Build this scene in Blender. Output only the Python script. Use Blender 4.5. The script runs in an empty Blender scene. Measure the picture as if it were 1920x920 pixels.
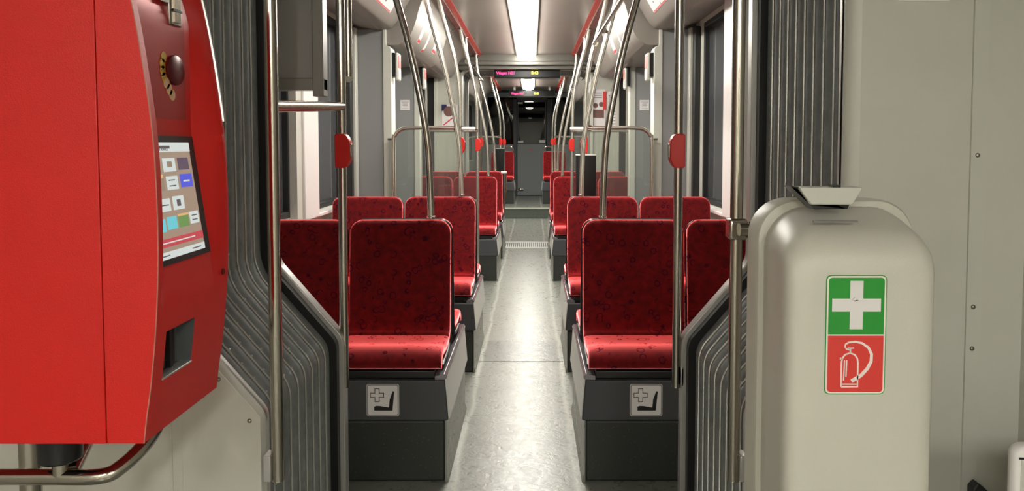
import bpy, bmesh, math, random
from mathutils import Vector, Matrix
random.seed(7)
PI = math.pi
S = bpy.context.scene
COL = S.collection

# ------------------------------------------------------------------ camera, world, exposure
F = 1387.0
PITCH = math.radians(2.8)
CAMX, CAMZ = 0.065, 1.33
cam = bpy.data.cameras.new('camera'); camo = bpy.data.objects.new('camera', cam); COL.objects.link(camo)
camo.location = (CAMX, 0, CAMZ)
camo.rotation_euler = (PI/2 - PITCH, 0, 0)
cam.sensor_fit = 'HORIZONTAL'; cam.sensor_width = 36.0; cam.lens = 36.0*F/1920.0
cam.shift_x = -(997-960)/1920.0
cam.shift_y = -(460-(270+F*math.tan(PITCH)))/1920.0
cam.clip_start = 0.02; cam.clip_end = 200
S.camera = camo
w = bpy.data.worlds.new('world'); S.world = w; w.use_nodes = True
w.node_tree.nodes['Background'].inputs[0].default_value = (0.35, 0.4, 0.5, 1)
w.node_tree.nodes['Background'].inputs[1].default_value = 0.012
S.view_settings.view_transform = 'Standard'; S.view_settings.look = 'None'
S.view_settings.exposure = 0.0; S.view_settings.gamma = 1.0; S.view_settings.use_curve_mapping = False
LAMP_FAR = 36.0      # strength of the lamp diffusers in the seating section
LAMP_NEAR = 76.0      # strength of the lamp diffusers above the camera
LAMP_END = 36.0

def X(px, Y): return (px-997)*Y/F + CAMX
def Z(py, Y): return CAMZ - (py-270)*Y/F

# ------------------------------------------------------------------ materials
M = {}
def lin(r, g, b):
    f = lambda c: ((c/255+0.055)/1.055)**2.4 if c/255 > 0.04045 else c/255/12.92
    return (f(r), f(g), f(b), 1)
def mat(name, col, rough=0.5, metal=0.0, bump=0.0, bscale=300, var=0.0, vscale=4, spec=0.5, coat=0.0, sheen=0.0, emit=None, estr=0):
    m = bpy.data.materials.new(name); m.use_nodes = True; M[name] = m
    nt = m.node_tree; p = nt.nodes['Principled BSDF']
    p.inputs['Base Color'].default_value = col
    p.inputs['Roughness'].default_value = rough; p.inputs['Metallic'].default_value = metal
    p.inputs['Specular IOR Level'].default_value = spec
    p.inputs['Coat Weight'].default_value = coat; p.inputs['Sheen Weight'].default_value = sheen
    if emit: p.inputs['Emission Color'].default_value = emit; p.inputs['Emission Strength'].default_value = estr
    tc = nt.nodes.new('ShaderNodeTexCoord')
    if var > 0:
        n = nt.nodes.new('ShaderNodeTexNoise'); n.inputs['Scale'].default_value = vscale; n.inputs['Detail'].default_value = 6
        nt.links.new(tc.outputs['Object'], n.inputs['Vector'])
        mr = nt.nodes.new('ShaderNodeMapRange'); mr.inputs['From Min'].default_value = .3; mr.inputs['From Max'].default_value = .7
        mr.inputs['To Min'].default_value = 1-var; mr.inputs['To Max'].default_value = 1+var
        nt.links.new(n.outputs['Fac'], mr.inputs['Value'])
        mx = nt.nodes.new('ShaderNodeVectorMath'); mx.operation = 'SCALE'; mx.inputs[0].default_value = col[:3]
        nt.links.new(mr.outputs[0], mx.inputs['Scale']); nt.links.new(mx.outputs[0], p.inputs['Base Color'])
    if bump > 0:
        n = nt.nodes.new('ShaderNodeTexNoise'); n.inputs['Scale'].default_value = bscale; n.inputs['Detail'].default_value = 3
        nt.links.new(tc.outputs['Object'], n.inputs['Vector'])
        b = nt.nodes.new('ShaderNodeBump'); b.inputs['Strength'].default_value = bump; b.inputs['Distance'].default_value = 0.002
        nt.links.new(n.outputs['Fac'], b.inputs['Height']); nt.links.new(b.outputs[0], p.inputs['Normal'])
    return m
mat('wall_grey', lin(200,199,189), 0.45, bump=.15, bscale=500, var=.03)
mat('wall_dark_grey', lin(140,141,141), 0.5, bump=.1, bscale=500)
mat('cream_grey', lin(200,200,190), 0.4)
mat('white_panel', lin(232,228,226), 0.35)
mat('cabinet_plastic', lin(206,204,192), 0.32, bump=.25, bscale=700, var=.02)
mat('cabinet_lid', lin(200,200,190), 0.4)
mat('steel', lin(182,175,165), 0.11, metal=1.0, bump=.05, bscale=900)
mat('lit_steel', lin(226,222,210), 0.27, metal=1.0)  # paler steel for farther poles and rails, lamp light put into its colour
mat('brushed', lin(150,145,138), 0.35, metal=1.0)
mat('trim_steel', lin(200,198,194), 0.3, metal=.6)
mat('rubber', lin(38,40,40), 0.45, bump=.1)
mat('black_plastic', lin(22,22,23), 0.35)
mat('black_seal', lin(12,12,12), 0.5)
mat('fold_glint', lin(215,213,206), 0.22, metal=.6)
mat('bellows', lin(120,124,123), 0.26, var=.15, vscale=30, spec=.7, bump=.2, bscale=120)
mat('machine_red', lin(205,22,14), 0.42, bump=.25, bscale=600, var=.03, vscale=8)
mat('machine_front_red', lin(215,28,22), 0.4, bump=.15, bscale=900)
mat('machine_panel_red', lin(175,30,26), 0.3, metal=.25)
mat('edge_wear', lin(190,120,105), 0.5)
mat('button_red', lin(205,32,24), 0.35)
mat('dark_disc', lin(95,28,32), 0.3, metal=.3)
mat('gold', lin(190,150,40), 0.35, metal=.4)
mat('coin_cream', lin(225,180,140), 0.4)
mat('panel_grey', lin(150,146,142), .4)
mat('frame_grey', lin(132,128,120), .3, metal=.2)
mat('charcoal', lin(68,69,73), 0.5, bump=.15, bscale=600)
mat('laminate', lin(222,224,218), 0.3)
mat('rim_grey', lin(120,116,120), 0.18, coat=.5)
mat('ceiling', lin(150,140,134), 0.33, var=.06, vscale=2)
mat('ceiling_bulkhead', lin(100,97,90), 0.4)
mat('coving', lin(140,134,127), 0.42, var=.03)
mat('rail_red', lin(150,42,33), 0.4)
mat('sign_white', lin(232,228,228), 0.4)
mat('sign_green', lin(38,150,52), 0.4)
mat('sign_red', lin(222,62,55), 0.4)
mat('sign_line', lin(245,232,228), 0.4)
mat('ink', lin(8,8,8), 0.5)
mat('ink_grey', lin(120,118,120), 0.5)
mat('map_red', lin(205,50,60), 0.5)
mat('poster_brown', lin(120,85,78), 0.5)
mat('poster_navy', lin(35,40,90), 0.5)
mat('step_nose', lin(200,205,190), 0.35)
mat('riser', lin(88,96,88), 0.5, var=.1, vscale=40)
mat('cab_grey', lin(135,139,140), 0.5, bump=.1)
mat('coin_steel', lin(170,160,145), 0.2, metal=.9)
mat('tray_grey', lin(105,108,110), 0.3, metal=.4)
mat('lamp', (1,1,1,1), 0.5, emit=(1.0,.97,.88,1), estr=LAMP_FAR)
mat('lamp_near', (1,1,1,1), 0.5, emit=(1.0,.97,.90,1), estr=LAMP_NEAR)
mat('lamp_end', (1,1,1,1), 0.5, emit=(1.0,.97,.88,1), estr=LAMP_END)
mat('display_black', lin(10,10,11), 0.25, spec=.25)
mat('led_red', (.1,0,.02,1), 0.5, emit=(1.0,.03,.18,1), estr=4)
mat('led_yellow', (.1,.1,0,1), 0.5, emit=(1.0,.85,.05,1), estr=4)
def scr(name, r, g, b, s=.9):
    c = lin(r,g,b); mat(name, (.02,.02,.02,1), .2, emit=c, estr=s)
scr('scr_white', 215,222,218); scr('scr_brown', 165,142,122); scr('scr_tan', 150,132,112); scr('scr_orange', 225,180,120)
scr('scr_purple', 95,75,95); scr('scr_blue', 85,90,220); scr('scr_cyan', 110,205,215); scr('scr_green', 110,150,80); scr('scr_red', 200,70,80)
scr('scr_ink', 90,85,85)

# floor: worn glossy linoleum
def floor_mat(name, c1, c2):
    m = bpy.data.materials.new(name); m.use_nodes = True; M[name] = m
    nt = m.node_tree; p = nt.nodes['Principled BSDF']; N = nt.nodes.new; L = nt.links.new
    tc = N('ShaderNodeTexCoord')
    n = N('ShaderNodeTexNoise'); n.inputs['Scale'].default_value = 9; n.inputs['Detail'].default_value = 9; n.inputs['Roughness'].default_value = .7
    L(tc.outputs['Object'], n.inputs['Vector'])
    cr = N('ShaderNodeValToRGB'); cr.color_ramp.elements[0].position = .35; cr.color_ramp.elements[0].color = c1
    cr.color_ramp.elements[1].position = .68; cr.color_ramp.elements[1].color = c2
    L(n.outputs['Fac'], cr.inputs[0])
    # pale worn lines along the aisle where the coved edges begin
    sx = N('ShaderNodeSeparateXYZ'); L(tc.outputs['Object'], sx.inputs[0])
    ab = N('ShaderNodeMath'); ab.operation = 'ABSOLUTE'; L(sx.outputs['X'], ab.inputs[0])
    n2 = N('ShaderNodeTexNoise'); n2.inputs['Scale'].default_value = 2.5; L(tc.outputs['Object'], n2.inputs['Vector'])
    ad = N('ShaderNodeMath'); ad.operation = 'MULTIPLY_ADD'; L(n2.outputs['Fac'], ad.inputs[0]); ad.inputs[1].default_value = .05; L(ab.outputs[0], ad.inputs[2])
    su = N('ShaderNodeMath'); su.operation = 'SUBTRACT'; L(ad.outputs[0], su.inputs[0]); su.inputs[1].default_value = .265
    a2 = N('ShaderNodeMath'); a2.operation = 'ABSOLUTE'; L(su.outputs[0], a2.inputs[0])
    mr = N('ShaderNodeMapRange'); mr.inputs['From Min'].default_value = 0; mr.inputs['From Max'].default_value = .018
    mr.inputs['To Min'].default_value = .5; mr.inputs['To Max'].default_value = 0; L(a2.outputs[0], mr.inputs['Value'])
    mx = N('ShaderNodeMix'); mx.data_type = 'RGBA'; L(mr.outputs[0], mx.inputs['Factor']); L(cr.outputs[0], mx.inputs['A'])
    mx.inputs['B'].default_value = lin(205,206,196); L(mx.outputs['Result'], p.inputs['Base Color'])
    rr = N('ShaderNodeMapRange'); rr.inputs['To Min'].default_value = .18; rr.inputs['To Max'].default_value = .42
    n3 = N('ShaderNodeTexNoise'); n3.inputs['Scale'].default_value = 22; n3.inputs['Detail'].default_value = 6; n3.inputs['Distortion'].default_value = 1.5
    L(tc.outputs['Object'], n3.inputs['Vector']); L(n3.outputs['Fac'], rr.inputs['Value']); L(rr.outputs[0], p.inputs['Roughness'])
    b = N('ShaderNodeBump'); b.inputs['Strength'].default_value = .35; b.inputs['Distance'].default_value = .003
    L(n3.outputs['Fac'], b.inputs['Height']); L(b.outputs[0], p.inputs['Normal'])
    p.inputs['Specular IOR Level'].default_value = .6
floor_mat('floor_lino', lin(120,123,115), lin(136,138,129))
floor_mat('floor_lino_dark', lin(104,107,101), lin(118,120,113))

def plinth_mat():
    m = bpy.data.materials.new('plinth_speckle'); m.use_nodes = True; M['plinth_speckle'] = m
    nt = m.node_tree; p = nt.nodes['Principled BSDF']; N = nt.nodes.new; L = nt.links.new
    tc = N('ShaderNodeTexCoord'); v = N('ShaderNodeTexVoronoi'); v.inputs['Scale'].default_value = 70; L(tc.outputs['Object'], v.inputs['Vector'])
    lt = N('ShaderNodeMath'); lt.operation = 'LESS_THAN'; L(v.outputs['Distance'], lt.inputs[0]); lt.inputs[1].default_value = .09
    mx = N('ShaderNodeMix'); mx.data_type = 'RGBA'; L(lt.outputs[0], mx.inputs['Factor']); mx.inputs['A'].default_value = lin(46,49,45); mx.inputs['B'].default_value = lin(112,116,100)
    L(mx.outputs['Result'], p.inputs['Base Color']); p.inputs['Roughness'].default_value = .5
plinth_mat()

def velvet():
    m = bpy.data.materials.new('red_velvet'); m.use_nodes = True; M['red_velvet'] = m
    nt = m.node_tree; p = nt.nodes['Principled BSDF']; N = nt.nodes.new; L = nt.links.new
    tc = N('ShaderNodeTexCoord'); oi = N('ShaderNodeObjectInfo')
    off = N('ShaderNodeVectorMath'); off.operation = 'ADD'; L(tc.outputs['Object'], off.inputs[0]); L(oi.outputs['Location'], off.inputs[1])
    # curls: rings round scattered cell centres, broken by noise
    v = N('ShaderNodeTexVoronoi'); v.inputs['Scale'].default_value = 24; L(off.outputs[0], v.inputs['Vector'])
    n = N('ShaderNodeTexNoise'); n.inputs['Scale'].default_value = 22; n.inputs['Detail'].default_value = 3; L(off.outputs[0], n.inputs['Vector'])
    ma = N('ShaderNodeMath'); ma.operation = 'MULTIPLY_ADD'; L(n.outputs['Fac'], ma.inputs[0]); ma.inputs[1].default_value = .55; L(v.outputs['Distance'], ma.inputs[2])
    sb = N('ShaderNodeMath'); sb.operation = 'SUBTRACT'; L(ma.outputs[0], sb.inputs[0]); sb.inputs[1].default_value = .58
    a = N('ShaderNodeMath'); a.operation = 'ABSOLUTE'; L(sb.outputs[0], a.inputs[0])
    mr = N('ShaderNodeMapRange'); mr.inputs['From Min'].default_value = .02; mr.inputs['From Max'].default_value = .07; mr.inputs['To Min'].default_value = 1; mr.inputs['To Max'].default_value = 0
    L(a.outputs[0], mr.inputs['Value'])
    nm = N('ShaderNodeTexNoise'); nm.inputs['Scale'].default_value = 14; L(off.outputs[0], nm.inputs['Vector'])
    mk = N('ShaderNodeMapRange'); mk.inputs['From Min'].default_value = .46; mk.inputs['From Max'].default_value = .52; L(nm.outputs['Fac'], mk.inputs['Value'])
    mu = N('ShaderNodeMath'); mu.operation = 'MULTIPLY'; L(mr.outputs[0], mu.inputs[0]); L(mk.outputs[0], mu.inputs[1])
    m2 = N('ShaderNodeMath'); m2.operation = 'MULTIPLY'; L(mu.outputs[0], m2.inputs[0]); m2.inputs[1].default_value = .95
    n4 = N('ShaderNodeTexNoise'); n4.inputs['Scale'].default_value = 35; n4.inputs['Detail'].default_value = 5; L(off.outputs[0], n4.inputs['Vector'])
    cr = N('ShaderNodeValToRGB'); cr.color_ramp.elements[0].position = .3; cr.color_ramp.elements[0].color = lin(74,5,8)
    cr.color_ramp.elements[1].position = .7; cr.color_ramp.elements[1].color = lin(118,12,16); L(n4.outputs['Fac'], cr.inputs[0])
    mx = N('ShaderNodeMix'); mx.data_type = 'RGBA'; L(m2.outputs[0], mx.inputs['Factor']); L(cr.outputs[0], mx.inputs['A']); mx.inputs['B'].default_value = lin(60,8,32)
    L(mx.outputs['Result'], p.inputs['Base Color'])
    p.inputs['Roughness'].default_value = .85; p.inputs['Specular IOR Level'].default_value = .1
    sh = N('ShaderNodeBsdfSheen'); sh.inputs['Roughness'].default_value = .42
    sm_ = N('ShaderNodeMix'); sm_.data_type = 'RGBA'; L(m2.outputs[0], sm_.inputs['Factor']); sm_.inputs['A'].default_value = (6.4,1.1,1.15,1); sm_.inputs['B'].default_value = (.9,.06,.22,1)
    L(sm_.outputs['Result'], sh.inputs['Color'])
    ads = N('ShaderNodeAddShader'); L(p.outputs[0], ads.inputs[0]); L(sh.outputs[0], ads.inputs[1]); L(ads.outputs[0], nt.nodes['Material Output'].inputs[0])
    n5 = N('ShaderNodeTexNoise'); n5.inputs['Scale'].default_value = 500; L(tc.outputs['Object'], n5.inputs['Vector'])
    b = N('ShaderNodeBump'); b.inputs['Strength'].default_value = .4; b.inputs['Distance'].default_value = .002; L(n5.outputs['Fac'], b.inputs['Height']); L(b.outputs[0], p.inputs['Normal'])
velvet()

def glass_mat(name, tint, ior, rough=0.0, haze=0.0, hazecol=(.5,.5,.5,1)):
    m = bpy.data.materials.new(name); m.use_nodes = True; M[name] = m
    nt = m.node_tree; N = nt.nodes.new; L = nt.links.new
    nt.nodes.remove(nt.nodes['Principled BSDF']); out = nt.nodes['Material Output']
    t = N('ShaderNodeBsdfTransparent'); t.inputs[0].default_value = tint
    g = N('ShaderNodeBsdfGlossy'); g.inputs['Roughness'].default_value = rough
    d = N('ShaderNodeBsdfDiffuse'); d.inputs[0].default_value = hazecol
    m0 = N('ShaderNodeMixShader'); m0.inputs[0].default_value = haze; L(t.outputs[0], m0.inputs[1]); L(d.outputs[0], m0.inputs[2])
    fr = N('ShaderNodeFresnel'); fr.inputs[0].default_value = ior
    mx = N('ShaderNodeMixShader'); L(fr.outputs[0], mx.inputs[0]); L(m0.outputs[0], mx.inputs[1]); L(g.outputs[0], mx.inputs[2])
    L(mx.outputs[0], out.inputs[0])
glass_mat('clear_glass', (.93,.95,.93,1), 1.45, haze=.04)
glass_mat('window_glass', (.35,.36,.37,1), 1.75, haze=.28, hazecol=(.25,.26,.28,1))
glass_mat('cab_glass', (.06,.06,.06,1), 1.5)

# ------------------------------------------------------------------ mesh builder
ORG = {}
class MB:
    def __init__(s): s.v = []; s.f = []; s.m = []
    def add(s, vs, fs, mi=0):
        o = len(s.v); s.v += [tuple(v) for v in vs]; s.f += [tuple(i+o for i in f) for f in fs]; s.m += [mi]*len(fs); return s
    def box(s, x0, x1, y0, y1, z0, z1, mi=0):
        x0, x1 = min(x0,x1), max(x0,x1); y0, y1 = min(y0,y1), max(y0,y1); z0, z1 = min(z0,z1), max(z0,z1)
        vs = [(x0,y0,z0),(x1,y0,z0),(x1,y1,z0),(x0,y1,z0),(x0,y0,z1),(x1,y0,z1),(x1,y1,z1),(x0,y1,z1)]
        return s.add(vs, [(0,3,2,1),(4,5,6,7),(0,1,5,4),(1,2,6,5),(2,3,7,6),(3,0,4,7)], mi)
    def loft(s, loops, cap=True, mi=0, closed=True):
        n = len(loops[0]); vs = [p for l in loops for p in l]; fs = []
        for i in range(len(loops)-1):
            for j in range(n if closed else n-1):
                k = (j+1) % n
                fs.append((i*n+j, i*n+k, (i+1)*n+k, (i+1)*n+j))
        if cap and closed:
            fs.append(tuple(range(n))[::-1]); fs.append(tuple((len(loops)-1)*n+j for j in range(n)))
        return s.add(vs, fs, mi)
    def prism(s, poly, axis, a, b, mi=0):
        def P(u, v, t): return {'y': (u,t,v), 'x': (t,u,v), 'z': (u,v,t)}[axis]
        return s.loft([[P(u,v,a) for u,v in poly], [P(u,v,b) for u,v in poly]], True, mi)
    def tube(s, pts, r, n=12, curved=True, mi=0, sub=6):
        pts = [Vector(p) for p in pts]
        if curved and len(pts) > 2:
            q = []; P = [2*pts[0]-pts[1]] + pts + [2*pts[-1]-pts[-2]]
            for i in range(1, len(P)-2):
                a,b,c,d = P[i-1],P[i],P[i+1],P[i+2]
                for k in range(sub):
                    t = k/sub
                    q.append(.5*((2*b)+(c-a)*t+(2*a-5*b+4*c-d)*t*t+(3*b-a-3*c+d)*t**3))
            q.append(pts[-1]); pts = q
        loops = []; up = None
        for i, p in enumerate(pts):
            t = (pts[min(i+1,len(pts)-1)] - pts[max(i-1,0)]).normalized()
            if up is None: up = t.orthogonal().normalized()
            up = (up - t*up.dot(t)).normalized(); sd = t.cross(up)
            loops.append([p + up*r*math.cos(2*PI*k/n) + sd*r*math.sin(2*PI*k/n) for k in range(n)])
        return s.loft(loops, True, mi)
    def disc(s, c, axis, r, h, n=20, mi=0, r2=None):
        c = Vector(c); a = Vector(axis).normalized(); u = a.orthogonal().normalized(); v = a.cross(u)
        r2 = r if r2 is None else r2
        lo = [[c+u*rr*math.cos(2*PI*k/n)+v*rr*math.sin(2*PI*k/n)+a*t for k in range(n)] for rr,t in ((r,0),(r2,h))]
        return s.loft(lo, True, mi)
    def dome(s, c, axis, r, h, n=10, rings=4, mi=0):
        c = Vector(c); a = Vector(axis).normalized(); u = a.orthogonal().normalized(); v = a.cross(u); lo = []
        for i in range(rings+1):
            t = i/rings*PI/2*.97
            lo.append([c+(u*math.cos(2*PI*k/n)+v*math.sin(2*PI*k/n))*r*math.cos(t)+a*h*math.sin(t) for k in range(n)])
        return s.loft(lo, True, mi)
    def build(s, name, mats, parent=None, bevel=0, loc=None, smooth=True, seg=2):
        me = bpy.data.meshes.new(name)
        org = Vector(loc) if loc is not None else (ORG[parent.name] if parent else Vector((0,0,0)))
        me.from_pydata([tuple(Vector(v)-org) for v in s.v], [], s.f); me.update()
        bm = bmesh.new(); bm.from_mesh(me); bmesh.ops.recalc_face_normals(bm, faces=bm.faces[:]); bm.to_mesh(me); bm.free()
        if not isinstance(mats, (list, tuple)): mats = [mats]
        for mm in mats: me.materials.append(M[mm])
        if len(s.m) == len(me.polygons):
            for p, i in zip(me.polygons, s.m): p.material_index = i
        if smooth:
            for p in me.polygons: p.use_smooth = True
            me.set_sharp_from_angle(angle=math.radians(38))
        o = bpy.data.objects.new(name, me); COL.objects.link(o)
        if parent: o.parent = parent
        elif loc is not None: o.location = loc
        ORG[o.name] = org
        if bevel > 0:
            b = o.modifiers.new('bevel', 'BEVEL'); b.width = bevel; b.segments = seg; b.limit_method = 'ANGLE'; b.angle_limit = math.radians(40)
        return o
def tag(o, label, cat, group=None, kind=None):
    o['label'] = label
    if cat: o['category'] = cat
    if group: o['group'] = group
    if kind: o['kind'] = kind
    return o
def thing(name, label, cat, loc, group=None):
    o = bpy.data.objects.new(name, None); COL.objects.link(o); o.location = loc; o.empty_display_size = .1
    ORG[o.name] = Vector(loc); return tag(o, label, cat, group)
def struct(name, mb, mats, bevel=0, label=None, smooth=True):
    o = mb.build(name, mats, bevel=bevel, smooth=smooth); o['kind'] = 'structure'
    if label: o['label'] = label
    return o
def dup(root, loc, rz=None, label=None, group=None, mirror=False):
    r = root.copy(); COL.objects.link(r); r.location = loc
    if rz is not None: r.rotation_euler = (0,0,rz)
    if label: r['label'] = label
    if group: r['group'] = group
    ORG[r.name] = Vector(loc)
    for ch in list(root.children):
        c = ch.copy(); COL.objects.link(c); c.parent = r; ORG[c.name] = Vector(loc)
        for g in list(ch.children):
            d = g.copy(); COL.objects.link(d); d.parent = c
    return r
def text_mesh(txt, size, name, matname, parent, loc, rot, extrude=.0004, bold=0.0, sx=1.0):
    cu = bpy.data.curves.new('t', 'FONT'); cu.body = txt; cu.size = size; cu.extrude = extrude; cu.offset = bold
    to = bpy.data.objects.new('t', cu); COL.objects.link(to)
    dg = bpy.context.evaluated_depsgraph_get(); me = bpy.data.meshes.new_from_object(to.evaluated_get(dg))
    bpy.data.objects.remove(to)
    me.transform(Matrix.Translation(Vector(loc) - ORG[parent.name]) @ rot.to_matrix().to_4x4() @ Matrix.Diagonal((sx,1,1,1)))
    me.materials.clear(); me.materials.append(M[matname])
    o = bpy.data.objects.new(name, me); COL.objects.link(o); o.parent = parent; ORG[o.name] = ORG[parent.name]
    return o
from mathutils import Euler
FACE_CAM = Euler((PI/2, 0, 0))     # text lying in the XZ plane, readable from -Y
def fillet(poly, r, n=6):
    out = []; L = len(poly)
    for i, p in enumerate(poly):
        p = Vector(p); a = Vector(poly[i-1]); b = Vector(poly[(i+1) % L])
        rr = r[i] if isinstance(r, (list, tuple)) else r
        if rr <= 0: out.append(tuple(p)); continue
        u = (a-p).normalized(); v = (b-p).normalized(); rr = min(rr, (a-p).length*.49, (b-p).length*.49)
        for k in range(n+1):
            t = k/n; q = (p+u*rr)*(1-t)**2 + p*2*t*(1-t) + (p+v*rr)*t*t
            out.append(tuple(q))
    return out
SIDES = ((-1, 'left'), (1, 'right'))

# ------------------------------------------------------------------ structure
Y_N, Y_F = 1.80, 2.50          # articulation between near and far car bodies
W = 1.25                        # half width inside
CEIL = 2.43
b = MB(); b.box(-1.35, 1.35, -4.2, 13.2, -.06, 0); struct('floor', b, 'floor_lino', label='glossy pale grey linoleum floor of the aisle')
b = MB(); b.box(-.2575, .2575, 4.47, 4.95, 0, .0025); struct('trim_1', b, 'floor_lino_dark', label='darker threshold strip across the aisle floor')
b = MB(); b.box(-.30, .30, 9.44, 9.98, 0, .004)
for k in range(22):
    x = -.285 + k*.0263; b.box(x, x+.012, 9.50, 9.92, .004, .0055, 1)
b.box(-.32, .32, 9.40, 9.44, 0, .006, 2); b.box(-.32, .32, 9.98, 10.02, 0, .006, 2)
struct('trim_2', b, ['laminate', 'black_seal', 'step_nose'], label='slotted metal grate across the aisle at the second joint')
b = MB(); b.box(-1.35, 1.35, 13.2, 16.5, -.06, .19); struct('floor', b, 'floor_lino_dark', label='raised floor before the cab door')
b = MB(); b.box(-1.25, 1.25, 13.19, 13.198, 0, .17); b.box(-1.25, 1.25, 13.178, 13.23, .17, .194, 1)
struct('trim_3', b, ['riser', 'step_nose'], label='pale nosing of the step up to the cab')

CORNER = [(.81,2.0),(.68,2.17),(0,2.20)]
def outline(d, n=5, rad=.05):
    half = [(.583,0.0),(.583,.665),(.81,.93)] + CORNER
    poly = [(x,z) for x,z in half] + [(-x,z) for x,z in half[::-1][1:]]
    # open polyline with filleted corners
    out = [poly[0]]
    for i in range(1, len(poly)-1):
        p = Vector(poly[i]); a = Vector(poly[i-1]); c = Vector(poly[i+1]); r = rad
        if abs(p.x) < 1e-6: r = .02
        u = (a-p).normalized(); v = (c-p).normalized()
        for k in range(n+1):
            t = k/n; out.append(tuple((p+u*r)*(1-t)**2 + p*2*t*(1-t) + (p+v*r)*t*t))
    out.append(poly[-1])
    res = []
    for i, p in enumerate(out):
        a = Vector(out[max(i-1,0)]); c = Vector(out[min(i+1,len(out)-1)]); t = (c-a).normalized()
        nrm = Vector((t.y, -t.x)); q = Vector(p) + nrm*d
        res.append((q.x, max(q.y, 0.0) if i in (0, len(out)-1) else q.y))
    return res
def ring(name, d0, d1, y0, y1, m, bevel=0, label=None, rad=.03):
    b = MB(); lo = []
    for d, y in ((d0,y0),(d1,y0),(d1,y1),(d0,y1)): lo.append([(x,y,z) for x,z in outline(d, 5, rad)])
    n = len(lo[0]); vs = [p for l in lo for p in l]; fs = []
    for i in range(4):
        k = (i+1) % 4
        for j in range(n-1): fs.append((i*n+j, i*n+j+1, k*n+j+1, k*n+j))
    fs += [(0,n,2*n,3*n), (n-1,2*n-1,3*n-1,4*n-1)]
    b.add(vs, fs); return struct(name, b, m, bevel=bevel, label=label)
def wall_ring(name, y0, y1, m, d=0.0, wout=W+.05, top=CEIL+.02, label=None):
    # end bulkhead of a car body with the portal opening cut out
    b = MB(); o = outline(d); n = len(o)
    outer = []
    for x, z in o:
        if z >= 2.05: outer.append((x*(wout/.7) if abs(x) < .7 else math.copysign(wout, x), top))
        else: outer.append((math.copysign(wout, x), z if z < 2.0 else top))
    vs = [(x,y0,z) for x,z in o]+[(x,y0,z) for x,z in outer]+[(x,y1,z) for x,z in o]+[(x,y1,z) for x,z in outer]
    fs = []
    for j in range(n-1):
        fs += [(j,j+1,n+j+1,n+j), (2*n+j,2*n+j+1,3*n+j+1,3*n+j), (j,j+1,2*n+j+1,2*n+j)]
    b.add(vs, fs); return struct(name, b, m, label=label)
def bellows(name, y0, y1, N, label):
    b = MB(); loops = []; per = 8
    for i in range(N*per+1):
        t = i/per; y = y0 + (y1-y0)*i/(N*per)
        d = .036 + .015*(1-abs(math.cos(PI*t))**.7)
        loops.append([(x,y,z) for x,z in outline(d, 6, .05)])
    b.loft(loops, cap=False, closed=False)
    for k in range(N+1):      # clamped bead on every fold edge, pale to paint in the ridge highlight
        y = y0 + (y1-y0)*k/N; o = outline(.034, 6, .05)
        b.tube([(x,y,z) for x,z in o], .0026, 6, False, mi=1)
    # moulded dimples along every fold, in pale metal to paint in glints
    for k in range(N):
        y = y0 + (y1-y0)*(k+.58)/N
        o = outline(.0500, 6, .05); acc = 0; nxt = .03 + .02*(k % 3)
        for i in range(len(o)-1):
            p, q = Vector(o[i]), Vector(o[i+1]); L = (q-p).length
            if p.y > 2.0: acc += L; nxt = max(nxt, acc); continue
            t = (q-p).normalized() if L > 0 else Vector((0,1)); nr = Vector((t.y,-t.x))
            while nxt < acc+L:
                c = p + t*(nxt-acc); b.dome((c.x,y,c.y), (-nr.x,0,-nr.y), .0046, .0040, n=7, rings=3, mi=1); nxt += .05
            acc += L
    return struct(name, b, ['bellows','fold_glint'], label=label)
bellows('wall_gangway', Y_N+.05, Y_F-.02, 9, 'grey pleated rubber bellows around the gangway')
ring('trim_4', .012, .05, Y_F-.03, Y_F+.02, 'black_seal', label='black rubber seal round the far end of the bellows')
ring('trim_5', -.006, .014, Y_F, Y_F+.045, 'trim_steel', bevel=.003, label='pale metal edge of the far portal')
ring('trim_6', .022, .06, Y_N+.03, Y_N+.06, 'trim_steel', bevel=.003, label='pale metal edge of the near portal')
wall_ring('wall_front', Y_F+.02, Y_F+.05, 'wall_grey', d=.014, label='end wall of the seating section beside the portal')
# near body end wall, with rounded jambs
b = MB(); sec = [(.022,.045),(.022,.022),(.034,.006),(.052,0.0)]
lo = [[(x, Y_N+dy, z) for x,z in outline(d, 5, .03)] for d,dy in sec]; b.loft(lo, cap=False, closed=False)
struct('trim_7', b, 'cream_grey', label='rounded pale jamb of the near portal')
def near_wall(s, side):
    b = MB(); o = [p for p in outline(.052, 5, .03) if (p[0]*s > 0)]
    o = sorted(set(o), key=lambda p: p[1])
    vs = []; fs = []; n = len(o)
    xw = 1.30 if s > 0 else .83
    for x,z in o: vs += [(x,Y_N,z), (s*xw if abs(x) < xw else x, Y_N, z)]
    for j in range(n-1): fs.append((2*j,2*j+1,2*j+3,2*j+2))
    b.add(vs, fs)
    b.box(s*.66, s*1.3, Y_N, Y_N+.02, 2.17, CEIL+.02)
    if s < 0:   # recess panel folding back toward the side wall
        b.add([(-.83,Y_N,0),(-1.30,Y_N-.18,0),(-1.30,Y_N-.18,CEIL),(-.83,Y_N,CEIL)], [(0,1,2,3)])
        b.box(-.833,-.826,Y_N-.002,Y_N+.01,0,.9)
    return struct('wall_'+side, b, 'wall_grey', label='plain grey end wall beside the near portal')
near_wall(-1,'left'); near_wall(1,'right')
b = MB(); b.box(-1.3,1.3,Y_N,Y_N+.02,2.26,CEIL+.02); struct('wall_front', b, 'wall_grey')
b = MB(); b.box(1.13, 1.166, Y_N-.006, Y_N, .1, CEIL)
for z in (1.69, 1.303, .932, .829): b.dome((1.146, Y_N-.006, z), (0,-1,0), .006, .004, mi=1)
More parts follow.
